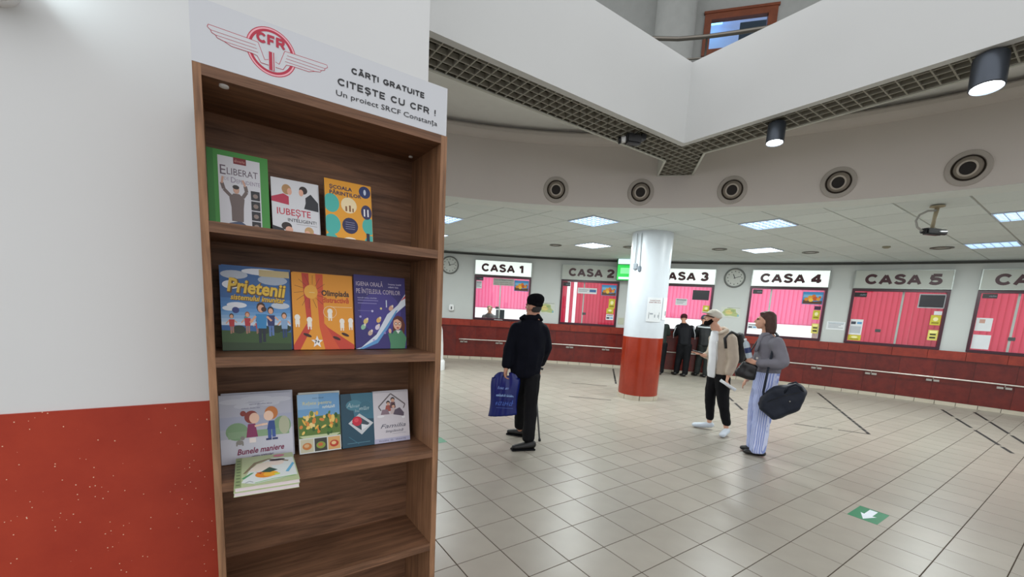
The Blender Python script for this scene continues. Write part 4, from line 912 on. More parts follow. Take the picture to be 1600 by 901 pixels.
def art_iu(a):
    a.rect('d6d8dc', 0, 0, 1, 1).poly('b82e4c', ((0, .58), (.36, .55), (.36, .7), (.25, .74), (0, .66))).ell('b08858', .32, .82, .1, .09).ell('dca890', .38, .79, .05, .06)
    a.poly('22242c', ((.68, .52), (1, .5), (1, .66), (.84, .8), (.72, .72), (.72, .62))).ell('2c1f1c', .68, .85, .09, .07).ell('dca890', .63, .8, .05, .06)
    a.text('c03048', 'IUBEȘTE', .1, .82, .37, .11, .01).text('2a2a30', 'INTELIGENT!', .32, .94, .26, .055, .005).rect('888888', .5, .225, .95, .23)
    a.poly('22242c', ((0, 0), (.28, .0), (.22, .12), (0, .16))).ell('2c1f1c', .29, .17, .11, .07).ell('dca890', .34, .11, .08, .06).poly('dc6a80', ((.75, 0), (1, 0), (1, .08), (.85, .1))).ell('c09a68', .77, .12, .1, .08).ell('dca890', .73, .08, .06, .05)
def art_sc(a):
    a.rect('e8a020', 0, 0, 1, 1)
    for x, y, r, c in ((.13, .62, .15, '45b4a8'), (.13, .28, .16, '45b4a8'), (.1, .0, .14, '45b4a8'), (.93, .32, .14, '45b4a8'), (.97, .02, .15, '45b4a8')):
        a.poly(c, [(min(1, max(0, x + r * 1.1 * math.cos(k * PI / 12))), min(1, max(0, y + r * math.sin(k * PI / 12)))) for k in range(24)])
    a.ell('1c2f66', .86, .88, .13, .1).ell('c8d4e8', .86, .88, .03, .05, 8).ell('f0dcae', .5, .62, .17, .13).rect('8c5a34', .42, .52, .46, .6).rect('8c5a34', .5, .52, .54, .62).rect('8c5a34', .57, .52, .6, .58)
    a.ell('2c2a58', .88, .55, .12, .12).rect('f0f0f4', .82, .48, .85, .6).rect('f0f0f4', .9, .48, .93, .6)
    a.ell('232250', .51, .29, .17, .13)
    for k in range(4): a.rect('a8a8c8', .41, .34 - k * .035, .61, .345 - k * .035)
    a.text('23284e', 'ȘCOALA', .1, .58, .855, .055, .02).text('23284e', 'PĂRINȚILOR', .1, .78, .765, .055, .02).ell('f4ecd8', .5, .03, .17, .07).text('23284e', '24', .42, .58, .01, .06, .02).rect('141a3a', .86, .02, .93, .2)
def art_pr(a):
    a.rect('34649f', 0, 0, 1, 1)
    for k in range(8): a.rect(['c8d8ea', 'a9c6e4', '8cb4dc', '6fa2d4', '5c94cc', '5089c4', '4a82be', '447bb8'][k], 0, .3 + .04 * k, 1, .345 + .04 * k)
    a.ell('b9c4d2', .2, .9, .19, .05).ell('aab8ca', .75, .86, .22, .06).ell('c2cbd6', .85, .55, .14, .04).ell('e4eaf2', .15, .78, .12, .05).ell('e4eaf2', .22, .54, .14, .035).ell('dfe8f0', .12, .5, .1, .03).ell('e4eaf2', .6, .95, .3, .04).rect('c9b888', .55, .9, 1, .98).poly('38562a', ((0, 0), (1, 0), (1, .22), (0, .24))).poly('284020', ((0, 0), (1, 0), (1, .08), (0, .1)))
    for x, y, r in ((.24, .25, .09), (.6, .25, .1), (.78, .26, .08), (.9, .27, .1)): a.ell('1e3420', x, y, r, .05)
    a.text('6a4a18', 'Prietenii', .10, .92, .70, .15, .07, slant=.2, tilt=-.06).text('e8c040', 'Prietenii', .095, .915, .707, .15, .03, slant=.2, tilt=-.06).text('6a4a18', 'sistemului imunitar', .14, .92, .605, .06, .07, slant=.2, tilt=-.03).text('e8c040', 'sistemului imunitar', .135, .915, .609, .06, .02, slant=.2, tilt=-.03)
    a.ell('2c3a7e', .2, .48, .05, .037).ell('3f9a9a', .34, .39, .028, .022)
    kid(a, .14, .2, 1.3, 'b83038', hair='3a261c', legs='a87a68'); kid(a, .36, .2, 1.45, 'b83038', hair='a05a30', legs='a87a68'); kid(a, .5, .2, 1.0, 'c04048', legs='a87a68'); kid(a, .70, .17, 2.0, '262f66', hair='24180f', legs='5c7ab0'); kid(a, .9, .15, 1.75, '86a8cc', hair='5a4020', legs='25406c'); kid(a, .56, .09, 2.7, '2f86bf', hair='3a1c18', legs='1a2436'); a.ell('3a1c18', .6, .5, .04, .03)
def art_ol(a):
    a.rect('e89a28', 0, 0, 1, 1).poly('c8402c', ((.16, 1), (.27, 1), (.3, .3), (.1, 0), (0, 0), (0, .06), (.22, .35))).poly('d8552c', ((.38, 1), (.5, 1), (.5, .35), (.75, 0), (.5, 0), (.42, .3))).poly('c8402c', ((.5, .35), (.55, .3), (1, .06), (1, 0), (.75, 0)))
    for k in range(14):
        s = k * 2 * PI / 14; a.line('7a3414', ((.3 + .12 * math.cos(s), .76 + .1 * math.sin(s)), (.3 + .27 * math.cos(s + .1), .76 + .22 * math.sin(s + .1))), .006)
    a.ell('f0ae40', .3, .76, .11, .09).rect('f8e8b0', .27, .75, .36, .755)
    a.text('2c1a18', 'Olimpiada', .47, .94, .72, .07, .03).text('c8401c', 'distractivă', .48, .93, .63, .065, .03).rect('f4e2b8', .62, .57, .98, .575)
    for x, y in ((.07, .33), (.26, .3), (.6, .42), (.8, .29), (.95, .3)): a.ell('f4efe4', x, y + .09, .045, .04, 12).rect('f4efe4', x - .035, y, x + .035, y + .06).rect('f4efe4', x - .03, y - .035, x - .01, y).rect('f4efe4', x + .01, y - .035, x + .03, y)
    for x, y in ((.22, .19), (.7, .15), (.85, .2)): a.ell('3c1a14', x, y, .07, .02, 10, -.3)
    for k in range(16):
        s0, s1 = k * PI / 8, (k + 1) * PI / 8; a.line('f8e8c8', ((.6 + .11 * math.cos(s0), .5 + .08 * math.sin(s0)), (.6 + .11 * math.cos(s1), .5 + .08 * math.sin(s1))), .006)
    a.poly('f4f0ec', [(.37 + (.1 if k % 2 == 0 else .045) * math.cos(k * PI / 5 + .3), .1 + (.085 if k % 2 == 0 else .035) * math.sin(k * PI / 5 + .3)) for k in range(10)]).text('2a2020', '7+', .33, .41, .08, .045, .03)
def art_ig(a):
    a.rect('332a72', 0, 0, 1, 1).ell('43388c', .5, .5, .4, .3).text('c4b9c8', 'IGIENA ORALĂ', .04, .55, .86, .055, .005).text('c4b9c8', 'PE ÎNȚELESUL COPIILOR', .04, .9, .76, .06, .005).scrib('c8c4e0', .66, .92, .895, .022, 2, 5).scrib('c8c4e0', .66, .86, .855, .022, 2, 6).scrib('b8b4d8', .06, .42, .69, .018, 3, 7).rect('8f88c0', .06, .66, .45, .67).rect('8f88c0', .06, .62, .42, .63).rect('8f88c0', .06, .52, .34, .524)
    a.poly('d8e2ee', ((.0, .0), (.1, .02), (.4, .2), (.62, .48), (1, .72), (1, .62), (.8, .5), (.6, .26), (.4, .1), (.1, -.0))).poly('5c9ad0', ((.06, .0), (.4, .13), (.6, .32), (.8, .54), (.84, .55), (.62, .28), (.42, .08), (.14, .0))).poly('dfe6f0', ((.82, .6), (1, .78), (1, .66), (.88, .56))).poly('c84858', ((.9, .68), (1, .76), (1, .72)))
    for x, y, c in ((.2, .38, 'd8c070'), (.45, .4, 'e0b468'), (.28, .22, 'c8b0a0'), (.7, .57, 'd8a890'), (.42, .3, 'dcd2e4'), (.15, .3, '8fc0a0')): a.ell(c, x, y, .05, .035, 10, .5).ell('e8d8c8', x + .03, y + .03, .02, .018, 8)
    a.rect('d8e0f0', .6, .58, .62, .68)
    for x, y, c in ((.33, .52, 'c8c4e8'), (.5, .56, 'e8d890'), (.1, .44, 'a8a0d8'), (.56, .22, '8f88c8'), (.34, .12, 'b0a8d8')): a.ell(c, x, y, .022, .016, 8)
    a.poly('4c8a64', ((.66, 0), (.96, 0), (1, .15), (.92, .26), (.76, .26), (.68, .18))).line('4c8a64', ((.7, .08), (.66, .22)), .07).ell('e8b498', .665, .25, .03, .035, 8).poly('5c2418', ((.72, .24), (.74, .42), (.82, .47), (.92, .45), (.98, .34), (.95, .2), (.88, .3))).ell('e8b498', .82, .35, .085, .085).poly('5c2418', ((.75, .4), (.82, .455), (.92, .42), (.9, .38), (.82, .42)))
    a.ell('4a2a24', .79, .355, .028, .022, 10).ell('f0dcd0', .79, .355, .02, .015, 10).ell('4a2a24', .865, .355, .028, .022, 10).ell('f0dcd0', .865, .355, .02, .015, 10).ell('b03838', .825, .295, .028, .01, 8).poly('e8ece8', ((.78, .26), (.88, .26), (.83, .21)))
def art_bu(a):
    a.rect('b4b7c6', 0, 0, 1, 1)
    for k, (x, y, r) in enumerate(((.2, .9, .2), (.5, .93, .22), (.8, .9, .2), (.35, .83, .16), (.68, .85, .15))): a.ell('c3c6d2', x, y, min(r, x, 1 - x), .04)
    a.rect('a9aec4', 0, .5, 1, .68).poly('c8c9d4', ((0, 0), (1, 0), (1, .46), (.6, .38), (0, .36))).ell('7fa07a', .22, .46, .15, .13).ell('7fa07a', .85, .5, .13, .14).rect('8aa884', .1, .36, .95, .46).ell('b4b89c', .88, .5, .08, .14)
    a.scrib('5a5a80', .4, .72, .84, .018, 3, 1).scrib('5a5a80', .29, .55, .785, .018, 3, 2)
    a.poly('8a2c5c', ((.34, .36), (.5, .36), (.47, .56), (.37, .56))).ell('8a3428', .42, .66, .095, .095).ell('8a3428', .31, .72, .04, .04).ell('f0c8b0', .46, .64, .07, .08).rect('f0e4e0', .38, .28, .47, .35).line('f0c8b0', ((.46, .52), (.6, .54)), .03)
    a.rect('3c5aa0', .64, .32, .69, .46).rect('3c5aa0', .7, .33, .75, .46).poly('2f4c90', ((.63, .45), (.75, .45), (.74, .58), (.66, .58))).ell('c87838', .7, .7, .095, .1).ell('f4d0b8', .66, .66, .07, .075).line('f4d0b8', ((.64, .54), (.56, .53)), .03).rect('28366a', .61, .29, .69, .32).rect('28366a', .7, .29, .78, .32)
    a.ell('8a8680', .25, .3, .05, .035).ell('8a8680', .29, .36, .03, .03).rect('8a8680', .2, .25, .22, .3).rect('8a8680', .28, .25, .3, .3)
    a.text('7c1c48', 'Bunele maniere', .21, .86, .12, .08, .025, slant=.25, tilt=.02).text('3c2c50', 'pentru preșcolari', .4, .7, .06, .035, .01, slant=.2, tilt=.02)
def art_re(a):
    a.rect('6fa3d0', 0, .6, 1, 1).rect('8fb8dc', 0, .75, .5, 1).scrib('34506c', .35, .62, .92, .022, 2, 3).text('d8d49a', 'Rețete pentru', .12, .8, .82, .055, .01).scrib('e4eadc', .58, .9, .745, .05, 1, 4, .1).rect('5c7a34', 0, .26, 1, .62).poly('c4d0a4', ((.0, .3), (1, .3), (.9, .26), (.1, .26)))
    rnd = random.Random(5)
    for k in range(46): a.ell(rnd.choice(['e8b84c', 'e09a3c', 'f0cc6c', '4c7a2c', '2f5a24', 'dc8838', 'f0d890', '6c8a3c']), rnd.uniform(.06, .94), rnd.uniform(.3, .68), rnd.uniform(.03, .075), rnd.uniform(.02, .05), 7, rnd.uniform(0, 3))
    a.rect('d8dcd8', 0, 0, 1, .25)
    for k, c in enumerate((('c8c4a8', 'c87c3c', 'd8b080'), ('3c3c34', '8a9a3c', 'c86838'), ('d8a868', 'c03c24', 'e8c48c'))): x = .03 + .325 * k; a.rect(c[0], x, .02, x + .3, .24).ell(c[1], x + .15, .12, .11, .06).ell(c[2], x + .14, .13, .06, .03)
def art_al(a):
    a.rect('1f4a5e', 0, 0, 1, 1).poly('3a7288', ((.3, 1), (1, 1), (1, .5), (.4, .55))).ell('4a8496', .4, .78, .25, .1).ell('386e82', .75, .72, .2, .12)
    a.text('a4bfc6', 'A', .17, .3, .74, .09, 0, slant=.3).scrib('a4bfc6', .3, .56, .74, .06, 1, 3, .2).scrib('a4bfc6', .55, .88, .68, .07, 1, 6, .2).scrib('a4bfc6', .42, .56, .65, .05, 1, 7, .2).poly('c8ced2', ((.2, .45), (.55, .62), (.98, .42), (.6, .22))).poly('3c4c58', ((.3, .44), (.55, .56), (.86, .42), (.6, .3))).ell('c8203c', .47, .48, .15, .09).ell('e04858', .45, .5, .07, .04).poly('e0e4e8', ((.6, .42), (.85, .38), (.6, .3))).rect('5c8a9c', .15, .07, .85, .08).line('3a7288', ((.2, .2), (.5, .05)), .02)
def art_fa(a):
    a.rect('d4d0d6', 0, 0, 1, 1).line('6c6468', ((.15, .72), (.5, .97), (.9, .74)), .035).line('6c6468', ((.15, .72), (.22, .64)), .03).line('6c6468', ((.9, .74), (.85, .66)), .03)
    for x, y, c, s in ((.42, .74, 'a85448', 1), (.55, .8, '6c4a50', 1.1), (.56, .68, 'c8b8b8', .9)): a.ell('2c2020', x, y + .05, .055 * s, .045 * s, 10).ell('d8a890', x, y + .03, .045 * s, .035 * s, 10).poly(c, ((x - .1, y - .12), (x + .08, y - .12), (x + .06, y + .0), (x - .06, y + .0)))
    a.poly('5c5060', ((.55, .55), (.85, .5), (.86, .57), (.74, .68), (.6, .64))).poly('8a7480', ((.2, .56), (.45, .56), (.4, .66), (.25, .66))).ell('e8e8ec', .2, .53, .1, .025).ell('e8e8ec', .84, .48, .05, .025)
    a.text('5c5c6c', 'Familia', .18, .88, .29, .08, 0, slant=.35).text('5c5c6c', 'împlinită', .3, .8, .2, .05, 0, slant=.3).rect('9a98a8', .5, .165, .9, .17).rect('b4b4cc', 0, .0, 1, .09).text('4c5070', 'ELLEN  G.  WHITE', .13, .88, .03, .03)
Z1, Z2, Z3 = 1.7785, 1.4168, 1.0528
book(-.0155, .153, .226, Z1, 'large green-edged book with a cheering man, left on the top shelf', '3e8f3a', art_el, th=.02, spine='2f7a30', y=1.54)
book(.145, .134, .181, Z1, 'white book with two couples and a red title, middle of the top shelf', 'd6d8dc', art_iu, copies=1, th=.012)
book(.300, .152, .209, Z1, 'orange book with teal circles, right on the top shelf', 'e8a020', art_sc, copies=1, spine='1f5a6c', th=.014)
book(.0015, .188, .259, Z2, 'blue-sky book with running children, left on the second shelf', '3f74b8', art_pr, copies=1, spine='7fa0a0')
book(.196, .192, .255, Z2, 'orange and red book with a smiling sun, middle of the second shelf', 'e89a28', art_ol, copies=1, spine='b8341c')
book(.394, .187, .263, Z2, 'purple book with a giant toothbrush, right on the second shelf', '332a72', art_ig, copies=1, th=.016, lab2='dark edge of a copy behind the purple toothbrush book')
book(-.0155, .203, .219, Z3, 'pale lilac book with a boy and girl, left on the third shelf', 'b4b7c6', art_bu, copies=1)
book(.206, .136, .205, Z3, 'recipe book with salad photo and three small dishes on the third shelf', 'd2d6d0', art_re, copies=1, spine='dfe2de', th=.016)
book(.347, .116, .197, Z3, 'dark teal book with a red dessert on a plate on the third shelf', '1f4a5e', art_al, th=.014)
book(.462, .139, .193, Z3, 'pale book with a family under a roof outline, right on the third shelf', 'd4d0d6', art_fa, copies=1, th=.014)
# copies lying flat, overhanging the shelf
def art_flat(a):
    a.rect('b9c69a', 0, 0, 1, 1).rect('8fa070', 0, 0, .1, 1)
    for k in range(9): a.rect('5c6c48', .02, .06 + k * .1, .08, .09 + k * .1)
    a.poly('dfe6e4', ((.1, .12), (.3, .04), (.98, .15), (.98, .8), (.6, .85), (.25, .55))).poly('8a7a60', ((.12, .4), (.3, .75), (.55, .85), (.9, .7), (.88, .66), (.55, .8), (.34, .7), (.16, .4))).poly('e8dccc', ((.2, .45), (.35, .68), (.55, .74), (.6, .5), (.4, .42)))
    a.ell('ecdcd0', .68, .66, .13, .1).ell('2c1c1c', .7, .76, .14, .04).ell('c8788c', .74, .92, .1, .05).poly('5aa06c', ((.1, .25), (.25, .4), (.3, .4), (.14, .22))).poly('6ab4d8', ((.8, .3), (.95, .6), (.98, .55), (.85, .28)))
    a.ell('e88c1c', .48, .3, .17, .11).ell('f4b42c', .56, .29, .12, .08).poly('2c5040', ((.4, .38), (.55, .52), (.68, .4), (.55, .34))).poly('a83028', ((.32, .4), (.42, .36), (.4, .32))).ell('c8e060', .66, .26, .05, .03)
    a.line('3c4a6c', ((.16, .1), (.22, .14), (.28, .09)), .01).line('8fd06c', ((.3, .06), (.6, .12), (.95, .14)), .02)
for k, (dz, dx, dyy, lb) in enumerate(((0, 0, 0, 'lower of two flat books jutting over the third shelf edge'), (.0125, .002, .002, 'colourful children book lying flat on top, jutting over the third shelf edge'))):
    t = thing('book', lb, 'book', (.010 + dx, 1.285 + dyy, Z3 + dz + .0004), math.radians(-2.5)); wv, hv = .158, .24
    box('back_cover', 0, wv, 0, hv, 0, .001, mat('cover_b9c69a', 'b9c69a', .3), t); box('pages', .002, wv - .001, .001, hv - .002, .001, .0108, mat('pages_pinkish', 'dccfd2', .7), t); fc = box('front_cover', 0, wv, 0, hv, .0108, .012, mat('cover_b9c69a', 'b9c69a', .3), t)
    if k: a = Art(wv, hv); art_flat(a); a.fin(); a.v = [(x, z, .0122 - y) for x, y, z in a.v]; a.build('print', t)

# ------------------------------------------------------------------ PEOPLE
SKIN = mat('skin', 'c08f78', .5, .3, noise=.05); SKIN2 = mat('skin_light', 'd0a088', .5, .3, noise=.04)
NAVY = mat('navy_jacket', '070a16', .8, .15, noise=.15); BLK = mat('black_trousers', '0b0c10', .75, .2, noise=.2); SHOE = mat('black_shoes', '0a0a0b', .45)
def hand(x, y, z, d, side, s=1.0, curl=.5, spread=.012):
    """palm + four fingers + thumb; d = direction of the fingers, side = direction across the palm"""
    d = Vector(d).normalized(); sd = Vector(side); sd = (sd - d * sd.dot(d)).normalized(); nn = d.cross(sd); o = Vector((x, y, z)); out = []
    w0, w1 = o + d * .0, o + d * .07 * s
    out.append([(w0, (.022 * s,) * 3, None), (w1 + sd * .026 * s, (.013 * s,) * 3, None), (w1 - sd * .026 * s, (.013 * s,) * 3, None)])
    for k, L in zip((-1.5, -.5, .5, 1.5), (.062, .075, .07, .055)):
        a = w1 + sd * k * .017 * s; b = a + (d * (1 - curl * .5) + nn * curl * .6).normalized() * L * .5 * s + sd * k * spread * .3; c = b + (d * (1 - curl) + nn * curl).normalized() * L * .5 * s
        out += chain((a, (.0095 * s,) * 3, None), (b, (.0085 * s,) * 3, None), (c, (.0075 * s,) * 3, None))
    a = o + d * .02 * s - sd * .024 * s; b = a - sd * .02 * s + d * .03 * s + nn * .01; c = b + d * .03 * s + nn * .012
    out += chain((a, (.012 * s,) * 3, None), (b, (.0105 * s,) * 3, None), (c, (.009 * s,) * 3, None)); return out
def head(c, yaw, tilt=0.0, s=1.0):
    """skull, jaw, nose, ears and neck root; face looks along local direction yaw (0 = +x, 90 = +y)"""
    M = (Matrix.Rotation(math.radians(yaw), 3, 'Z') @ Matrix.Rotation(math.radians(-tilt), 3, 'Y')); c = Vector(c)
    def e(x, y, z, a, b, d): return (c + M @ Vector((x, y, z)) * s, (a * s, b * s, d * s), M)
    H = [[e(-.012, 0, .025, .088, .072, .085)], [e(-.012, 0, .02, .085, .070, .08), e(.03, 0, -.045, .048, .05, .055), e(.048, 0, -.085, .024, .028, .018)], [e(.045, 0, -.03, .045, .048, .05)],
         [e(.083, 0, .018, .009, .010, .012), e(.104, 0, -.022, .012, .013, .010)], [e(.078, -.03, .03, .012, .022, .008), e(.078, .03, .03, .012, .022, .008)],
         [e(.082, 0, -.055, .012, .022, .0055)], [e(.080, 0, -.067, .011, .018, .006)], [e(-.005, .073, -.01, .018, .008, .03)], [e(-.005, -.073, -.01, .018, .008, .03)],
         [e(-.03, 0, -.04, .05, .05, .05), e(-.04 - tilt * .0028, 0, -.135, .05, .052, .03)]]
    return H, e, M
def eyes(e, parent, s=1.0):
    for sy in (-1, 1):
        c, r, M = e(.079, sy * .031, .014, .009, .012, .007); bm = bmesh.new(); bmesh.ops.create_icosphere(bm, subdivisions=2, radius=1.0)
        for v in bm.verts: v.co = c + M @ Vector((v.co.x * r[0], v.co.y * r[1], v.co.z * r[2]))
        link('eye', mesh_bm('eye', bm, True), mat('eye_dark', '2a201c', .3), parent)

# --- man with the blue bag (walking, seen from behind)
man = thing('person', 'person in navy jacket and dark knit cap walking with a blue plastic bag', 'person', (2.829, 3.745, 0), math.radians(-37.07), 'people in the hall')
H, e, M = head((.02, .12, 1.605), 145, 5)
body = H + chain(E(.0, .12, 1.52, .06), E(.0, .11, 1.40, .09, .08, .05), E(-.02, .1, 1.15, .13, .1, .1), E(-.03, .1, .86, .13, .1, .08)) + chain(E(-.14, .1, 1.34, .045), E(-.235, .08, 1.12, .038), E(-.25, .03, .93, .032), E(-.25, .02, .9, .028)) + chain(E(.125, .12, 1.34, .045), E(.19, .175, 1.12, .038), E(.12, .32, .93, .03)) + chain(E(-.09, .12, .85, .07), E(-.07, .28, .47, .05), E(-.06, .38, .1, .035)) + chain(E(.05, .08, .85, .07), E(.06, .04, .45, .05), E(.06, -.05, .09, .035)) + hand(-.25, .02, .90, (-.1, -.05, -1), (.3, 1, 0), 1.1, .9) + hand(.12, .32, .93, (-.1, .1, -1), (1, .2, 0), 1.0, .8)
blob('body', body, .0085, SKIN, man, 2); eyes(e, man)
blob('jacket', chain(E(-.035, .1, .84, .175, .14, .035), E(-.01, .1, 1.08, .19, .15, .08), E(-.01, .1, 1.30, .195, .14, .1), E(.0, .11, 1.42, .15, .12, .05), E(.0, .12, 1.475, .092, .092, .025), E(.005, .12, 1.50, .082, .085, .02)) + chain(E(-.15, .1, 1.345, .085), E(-.225, .08, 1.12, .072), E(-.245, .035, .945, .06)) + chain(E(.135, .12, 1.345, .085), E(.195, .17, 1.14, .072), E(.14, .3, .96, .06)) + [[E(-.04, .1, .815, .17, .135, .02)]], .012, NAVY, man, 4)
blob('collar', [[E(-.075, .06, 1.505, .02, .03, .018), E(-.115, .09, 1.47, .025, .04, .02)], [E(.075, .06, 1.515, .022, .04, .022), E(.115, .12, 1.465, .022, .05, .02)], [E(-.06, .04, 1.49, .03, .02, .022), E(.06, .035, 1.495, .03, .02, .025), E(0, .05, 1.42, .05, .02, .02)]], .009, NAVY, man)
blob('trousers', chain(E(-.09, .12, .83, .10, .11, .06), E(-.075, .27, .47, .075), E(-.06, .36, .14, .068, .068, .05)) + chain(E(.05, .09, .83, .10, .11, .06), E(.055, .05, .45, .078), E(.05, -.03, .12, .072, .072, .05)) + [[E(-.02, .1, .86, .15, .12, .05)]], .012, BLK, man)
blob('hair', [[E(.05, .095, 1.60, .062, .06, .05), E(.045, .09, 1.565, .05, .05, .03)]], .008, mat('grey_hair', '2e2b2a', .8), man)
blob('knit_cap', [[E(.02, .12, 1.68, .088, .09, .078), E(.06, .10, 1.69, .08, .088, .07)], [E(.03, .115, 1.645, .094, .097, .028), E(.06, .10, 1.625, .066, .078, .028)]], .008, mat('black_knit', '0d0d12', .95, .1, noise=.3, nscale=60), man)
blob('shoe', chain(E(-.01, .40, .055, .045, .045, .045), E(-.12, .44, .045, .045, .042, .035), E(-.19, .46, .035, .035, .035, .028)), .008, SHOE, man); blob('shoe', chain(E(.1, -.06, .06, .045, .047, .05), E(-.01, -.10, .045, .047, .045, .038), E(-.10, -.13, .035, .037, .037, .03)), .008, SHOE, man)
box('sole', -.14, .14, -.05, .05, 0, .018, BLK, man, .008, loc=(-.005, -.1, 0), rz=math.radians(18)); box('sole', -.13, .13, -.045, .045, 0, .018, BLK, man, .008, loc=(-.1, .43, 0), rz=math.radians(-18))
# blue bag held in the left hand
yaw1 = math.radians(-37.07)
def near(px, py, rz, x, y, z): q = Matrix.Rotation(rz, 3, 'Z') @ Vector((x, y, 0)); return (px + q.x, py + q.y, z)
bag = thing('plastic_bag', 'dark blue plastic carrier bag with pale lettering held by the walking person', 'bag', near(2.829, 3.745, yaw1, -.245, .0, .36), yaw1)
bm = bmesh.new(); bmesh.ops.create_grid(bm, x_segments=18, y_segments=22, size=.5); g2 = bmesh.new()
rows = 24; cols = 18; F = []; Bk = []
rnd = random.Random(3)
for r_ in range(rows + 1):
    v = r_ / rows; z = v * .50; wdt = .165 * (1 - .25 * v ** 6) * (1 - .08 * math.sin(v * 5)); sk_ = -.008 + .02 * (v - .5)
    fr, bk_ = [], []
    for c_ in range(cols + 1):
        u = c_ / cols * 2 - 1; th_ = .05 * (1 - abs(u) ** 3) * (.35 + .65 * math.sin(min(1, (1 - v) * 1.1 + .12) * PI * .55)); rip = .006 * math.sin(u * 9 + v * 7) * (v) + .004 * math.sin(u * 17 - v * 4)
        cut = 0
        zz = z - (.045 * abs(u) ** 4 if v > .9 else 0) + .02 * u * (1 - v)
        fr.append(g2.verts.new((u * wdt + sk_, -th_ + rip, zz))); bk_.append(g2.verts.new((u * wdt + sk_, th_ + rip + .002, zz)))
    F.append(fr); Bk.append(bk_)
for A_ in (F, Bk):
    for r_ in range(rows):
        for c_ in range(cols):
            if r_ >= rows - 2 and 7 <= c_ <= 10: continue
            g2.faces.new((A_[r_][c_], A_[r_][c_ + 1], A_[r_ + 1][c_ + 1], A_[r_ + 1][c_]))
for r_ in range(rows):
    g2.faces.new((F[r_][0], F[r_ + 1][0], Bk[r_ + 1][0], Bk[r_][0])); g2.faces.new((F[r_][-1], F[r_ + 1][-1], Bk[r_ + 1][-1], Bk[r_][-1]))
for c_ in range(cols): g2.faces.new((F[0][c_], F[0][c_ + 1], Bk[0][c_ + 1], Bk[0][c_]))
bm.free(); bl_ = mesh_bm('bag_body', g2, True); link('bag_body', bl_, mat('blue_plastic', '0f1f6a', .35, noise=.12, nscale=14), bag)
at = Art(); at.scrib('7f9bd8', -.085, .04, .315, .035, 2, 5, .35).scrib('8fb0e0', -.095, .10, .235, .026, 2, 6).scrib('8fb0e0', -.092, .102, .232, .02, 2, 9).scrib('3f5cae', -.1, .1, .13, .065, 1, 8, .2).rect('5c7ac0', -.09, .10, .1, .103); at.build('print', bag, .062)
t = thing('walking_cane', 'thin grey walking cane held in front of the person with the blue bag', 'cane', near(2.829, 3.745, yaw1, .13, .36, 0), yaw1)
tube('shaft', [(.06, -.1, .005), (.0, -.02, .45), (-.02, .0, .86)], .011, mat('cane_grey', '6c6e70', .35, metal=.5), t); tube('grip', [(-.08, .0, .875), (-.02, 0, .885), (.05, 0, .87)], .015, BLACK, t); tube('rubber_tip', [(.061, -.102, 0), (.058, -.098, .03)], .016, BLACK, t)

# --- man with the beige cap
yaw2 = math.radians(-61.43); px2, py2 = 5.696, 3.102
cg = thing('person', 'bearded person in beige jacket and pale cap looking up, holding a phone', 'person', (px2, py2, 0), yaw2, 'people in the hall')
H, e, M = head((-.195, -.01, 1.585), 196, 14)
blob('body', H + chain(E(-.135, 0, 1.47, .048), E(-.09, 0, 1.37, .07, .07, .04), E(-.03, 0, 1.1, .11, .1, .1), E(-.03, 0, .85, .11, .1, .08)) + chain(E(.07, -.12, 1.33, .045), E(.13, -.14, 1.06, .04), E(.09, -.17, .84, .03)) + chain(E(-.14, .12, 1.33, .045), E(-.17, .14, 1.07, .04), E(-.24, .02, 1.06, .03), E(-.27, .0, 1.07, .026)) + chain(E(-.08, .07, .84, .06), E(-.1, .08, .45, .045), E(-.07, .1, .1, .033)) + chain(E(.02, -.07, .84, .06), E(.07, -.08, .45, .045), E(.15, -.1, .1, .033)) + hand(.09, -.17, .84, (-.15, -.05, -1), (.2, 1, 0), 1.05, .6) + hand(-.265, .0, 1.075, (-1, -.15, .35), (0, 1, 0), 1.05, .35), .0085, SKIN2, cg, 2); eyes(e, cg)
JB = mat('beige_jacket', 'bdaf9f', .7, .25, noise=.08, nscale=10)
blob('t_shirt', chain(E(-.085, -.01, .80, .095, .10, .04), E(-.095, -.02, 1.05, .095, .115, .08), E(-.115, -.02, 1.27, .095, .115, .08), E(-.125, -.005, 1.40, .07, .08, .03)), .011, mat('white_tshirt', 'eef2f6', .8, noise=.04), cg)
blob('jacket', chain(E(.015, -.0, .83, .125, .14, .04), E(-.0, -.0, 1.05, .13, .15, .08), E(-.015, .0, 1.28, .135, .15, .08), E(-.055, .02, 1.40, .10, .11, .035)) + chain(E(.06, -.12, 1.32, .085), E(.125, -.15, 1.06, .073), E(.095, -.17, .88, .055)) + chain(E(-.12, .12, 1.33, .08), E(-.165, .15, 1.08, .068), E(-.22, .06, 1.06, .05)) + [[E(-.15, .08, .83, .035, .05, .03), E(-.17, .09, 1.3, .045, .05, .05)], [E(-.15, .08, .83, .035, .05, .03), E(0, .1, .83, .05, .05, .03)]], .012, JB, cg, 4)
blob('collar', [[E(-.15, .08, 1.42, .03, .03, .03), E(-.04, .09, 1.45, .04, .03, .035)], [E(-.04, .09, 1.45, .04, .03, .035), E(.0, .0, 1.43, .035, .05, .035)], [E(.0, .0, 1.43, .035, .05, .035), E(-.07, -.11, 1.39, .03, .03, .02)]], .009, JB, cg)
tube('zip', [(-.068, -.125, .8), (-.078, -.145, 1.05), (-.095, -.148, 1.28)], .006, STEEL, cg)
blob('trousers', chain(E(-.08, .06, .80, .10, .10, .06), E(-.10, .08, .45, .075), E(-.07, .10, .17, .055, .055, .04)) + chain(E(.02, -.06, .80, .105, .10, .06), E(.07, -.08, .45, .078), E(.145, -.1, .17, .056, .056, .04)) + [[E(-.03, 0, .84, .13, .12, .04)]], .012, BLK, cg)
WSH = mat('white_shoes', 'c9d2dc', .5)
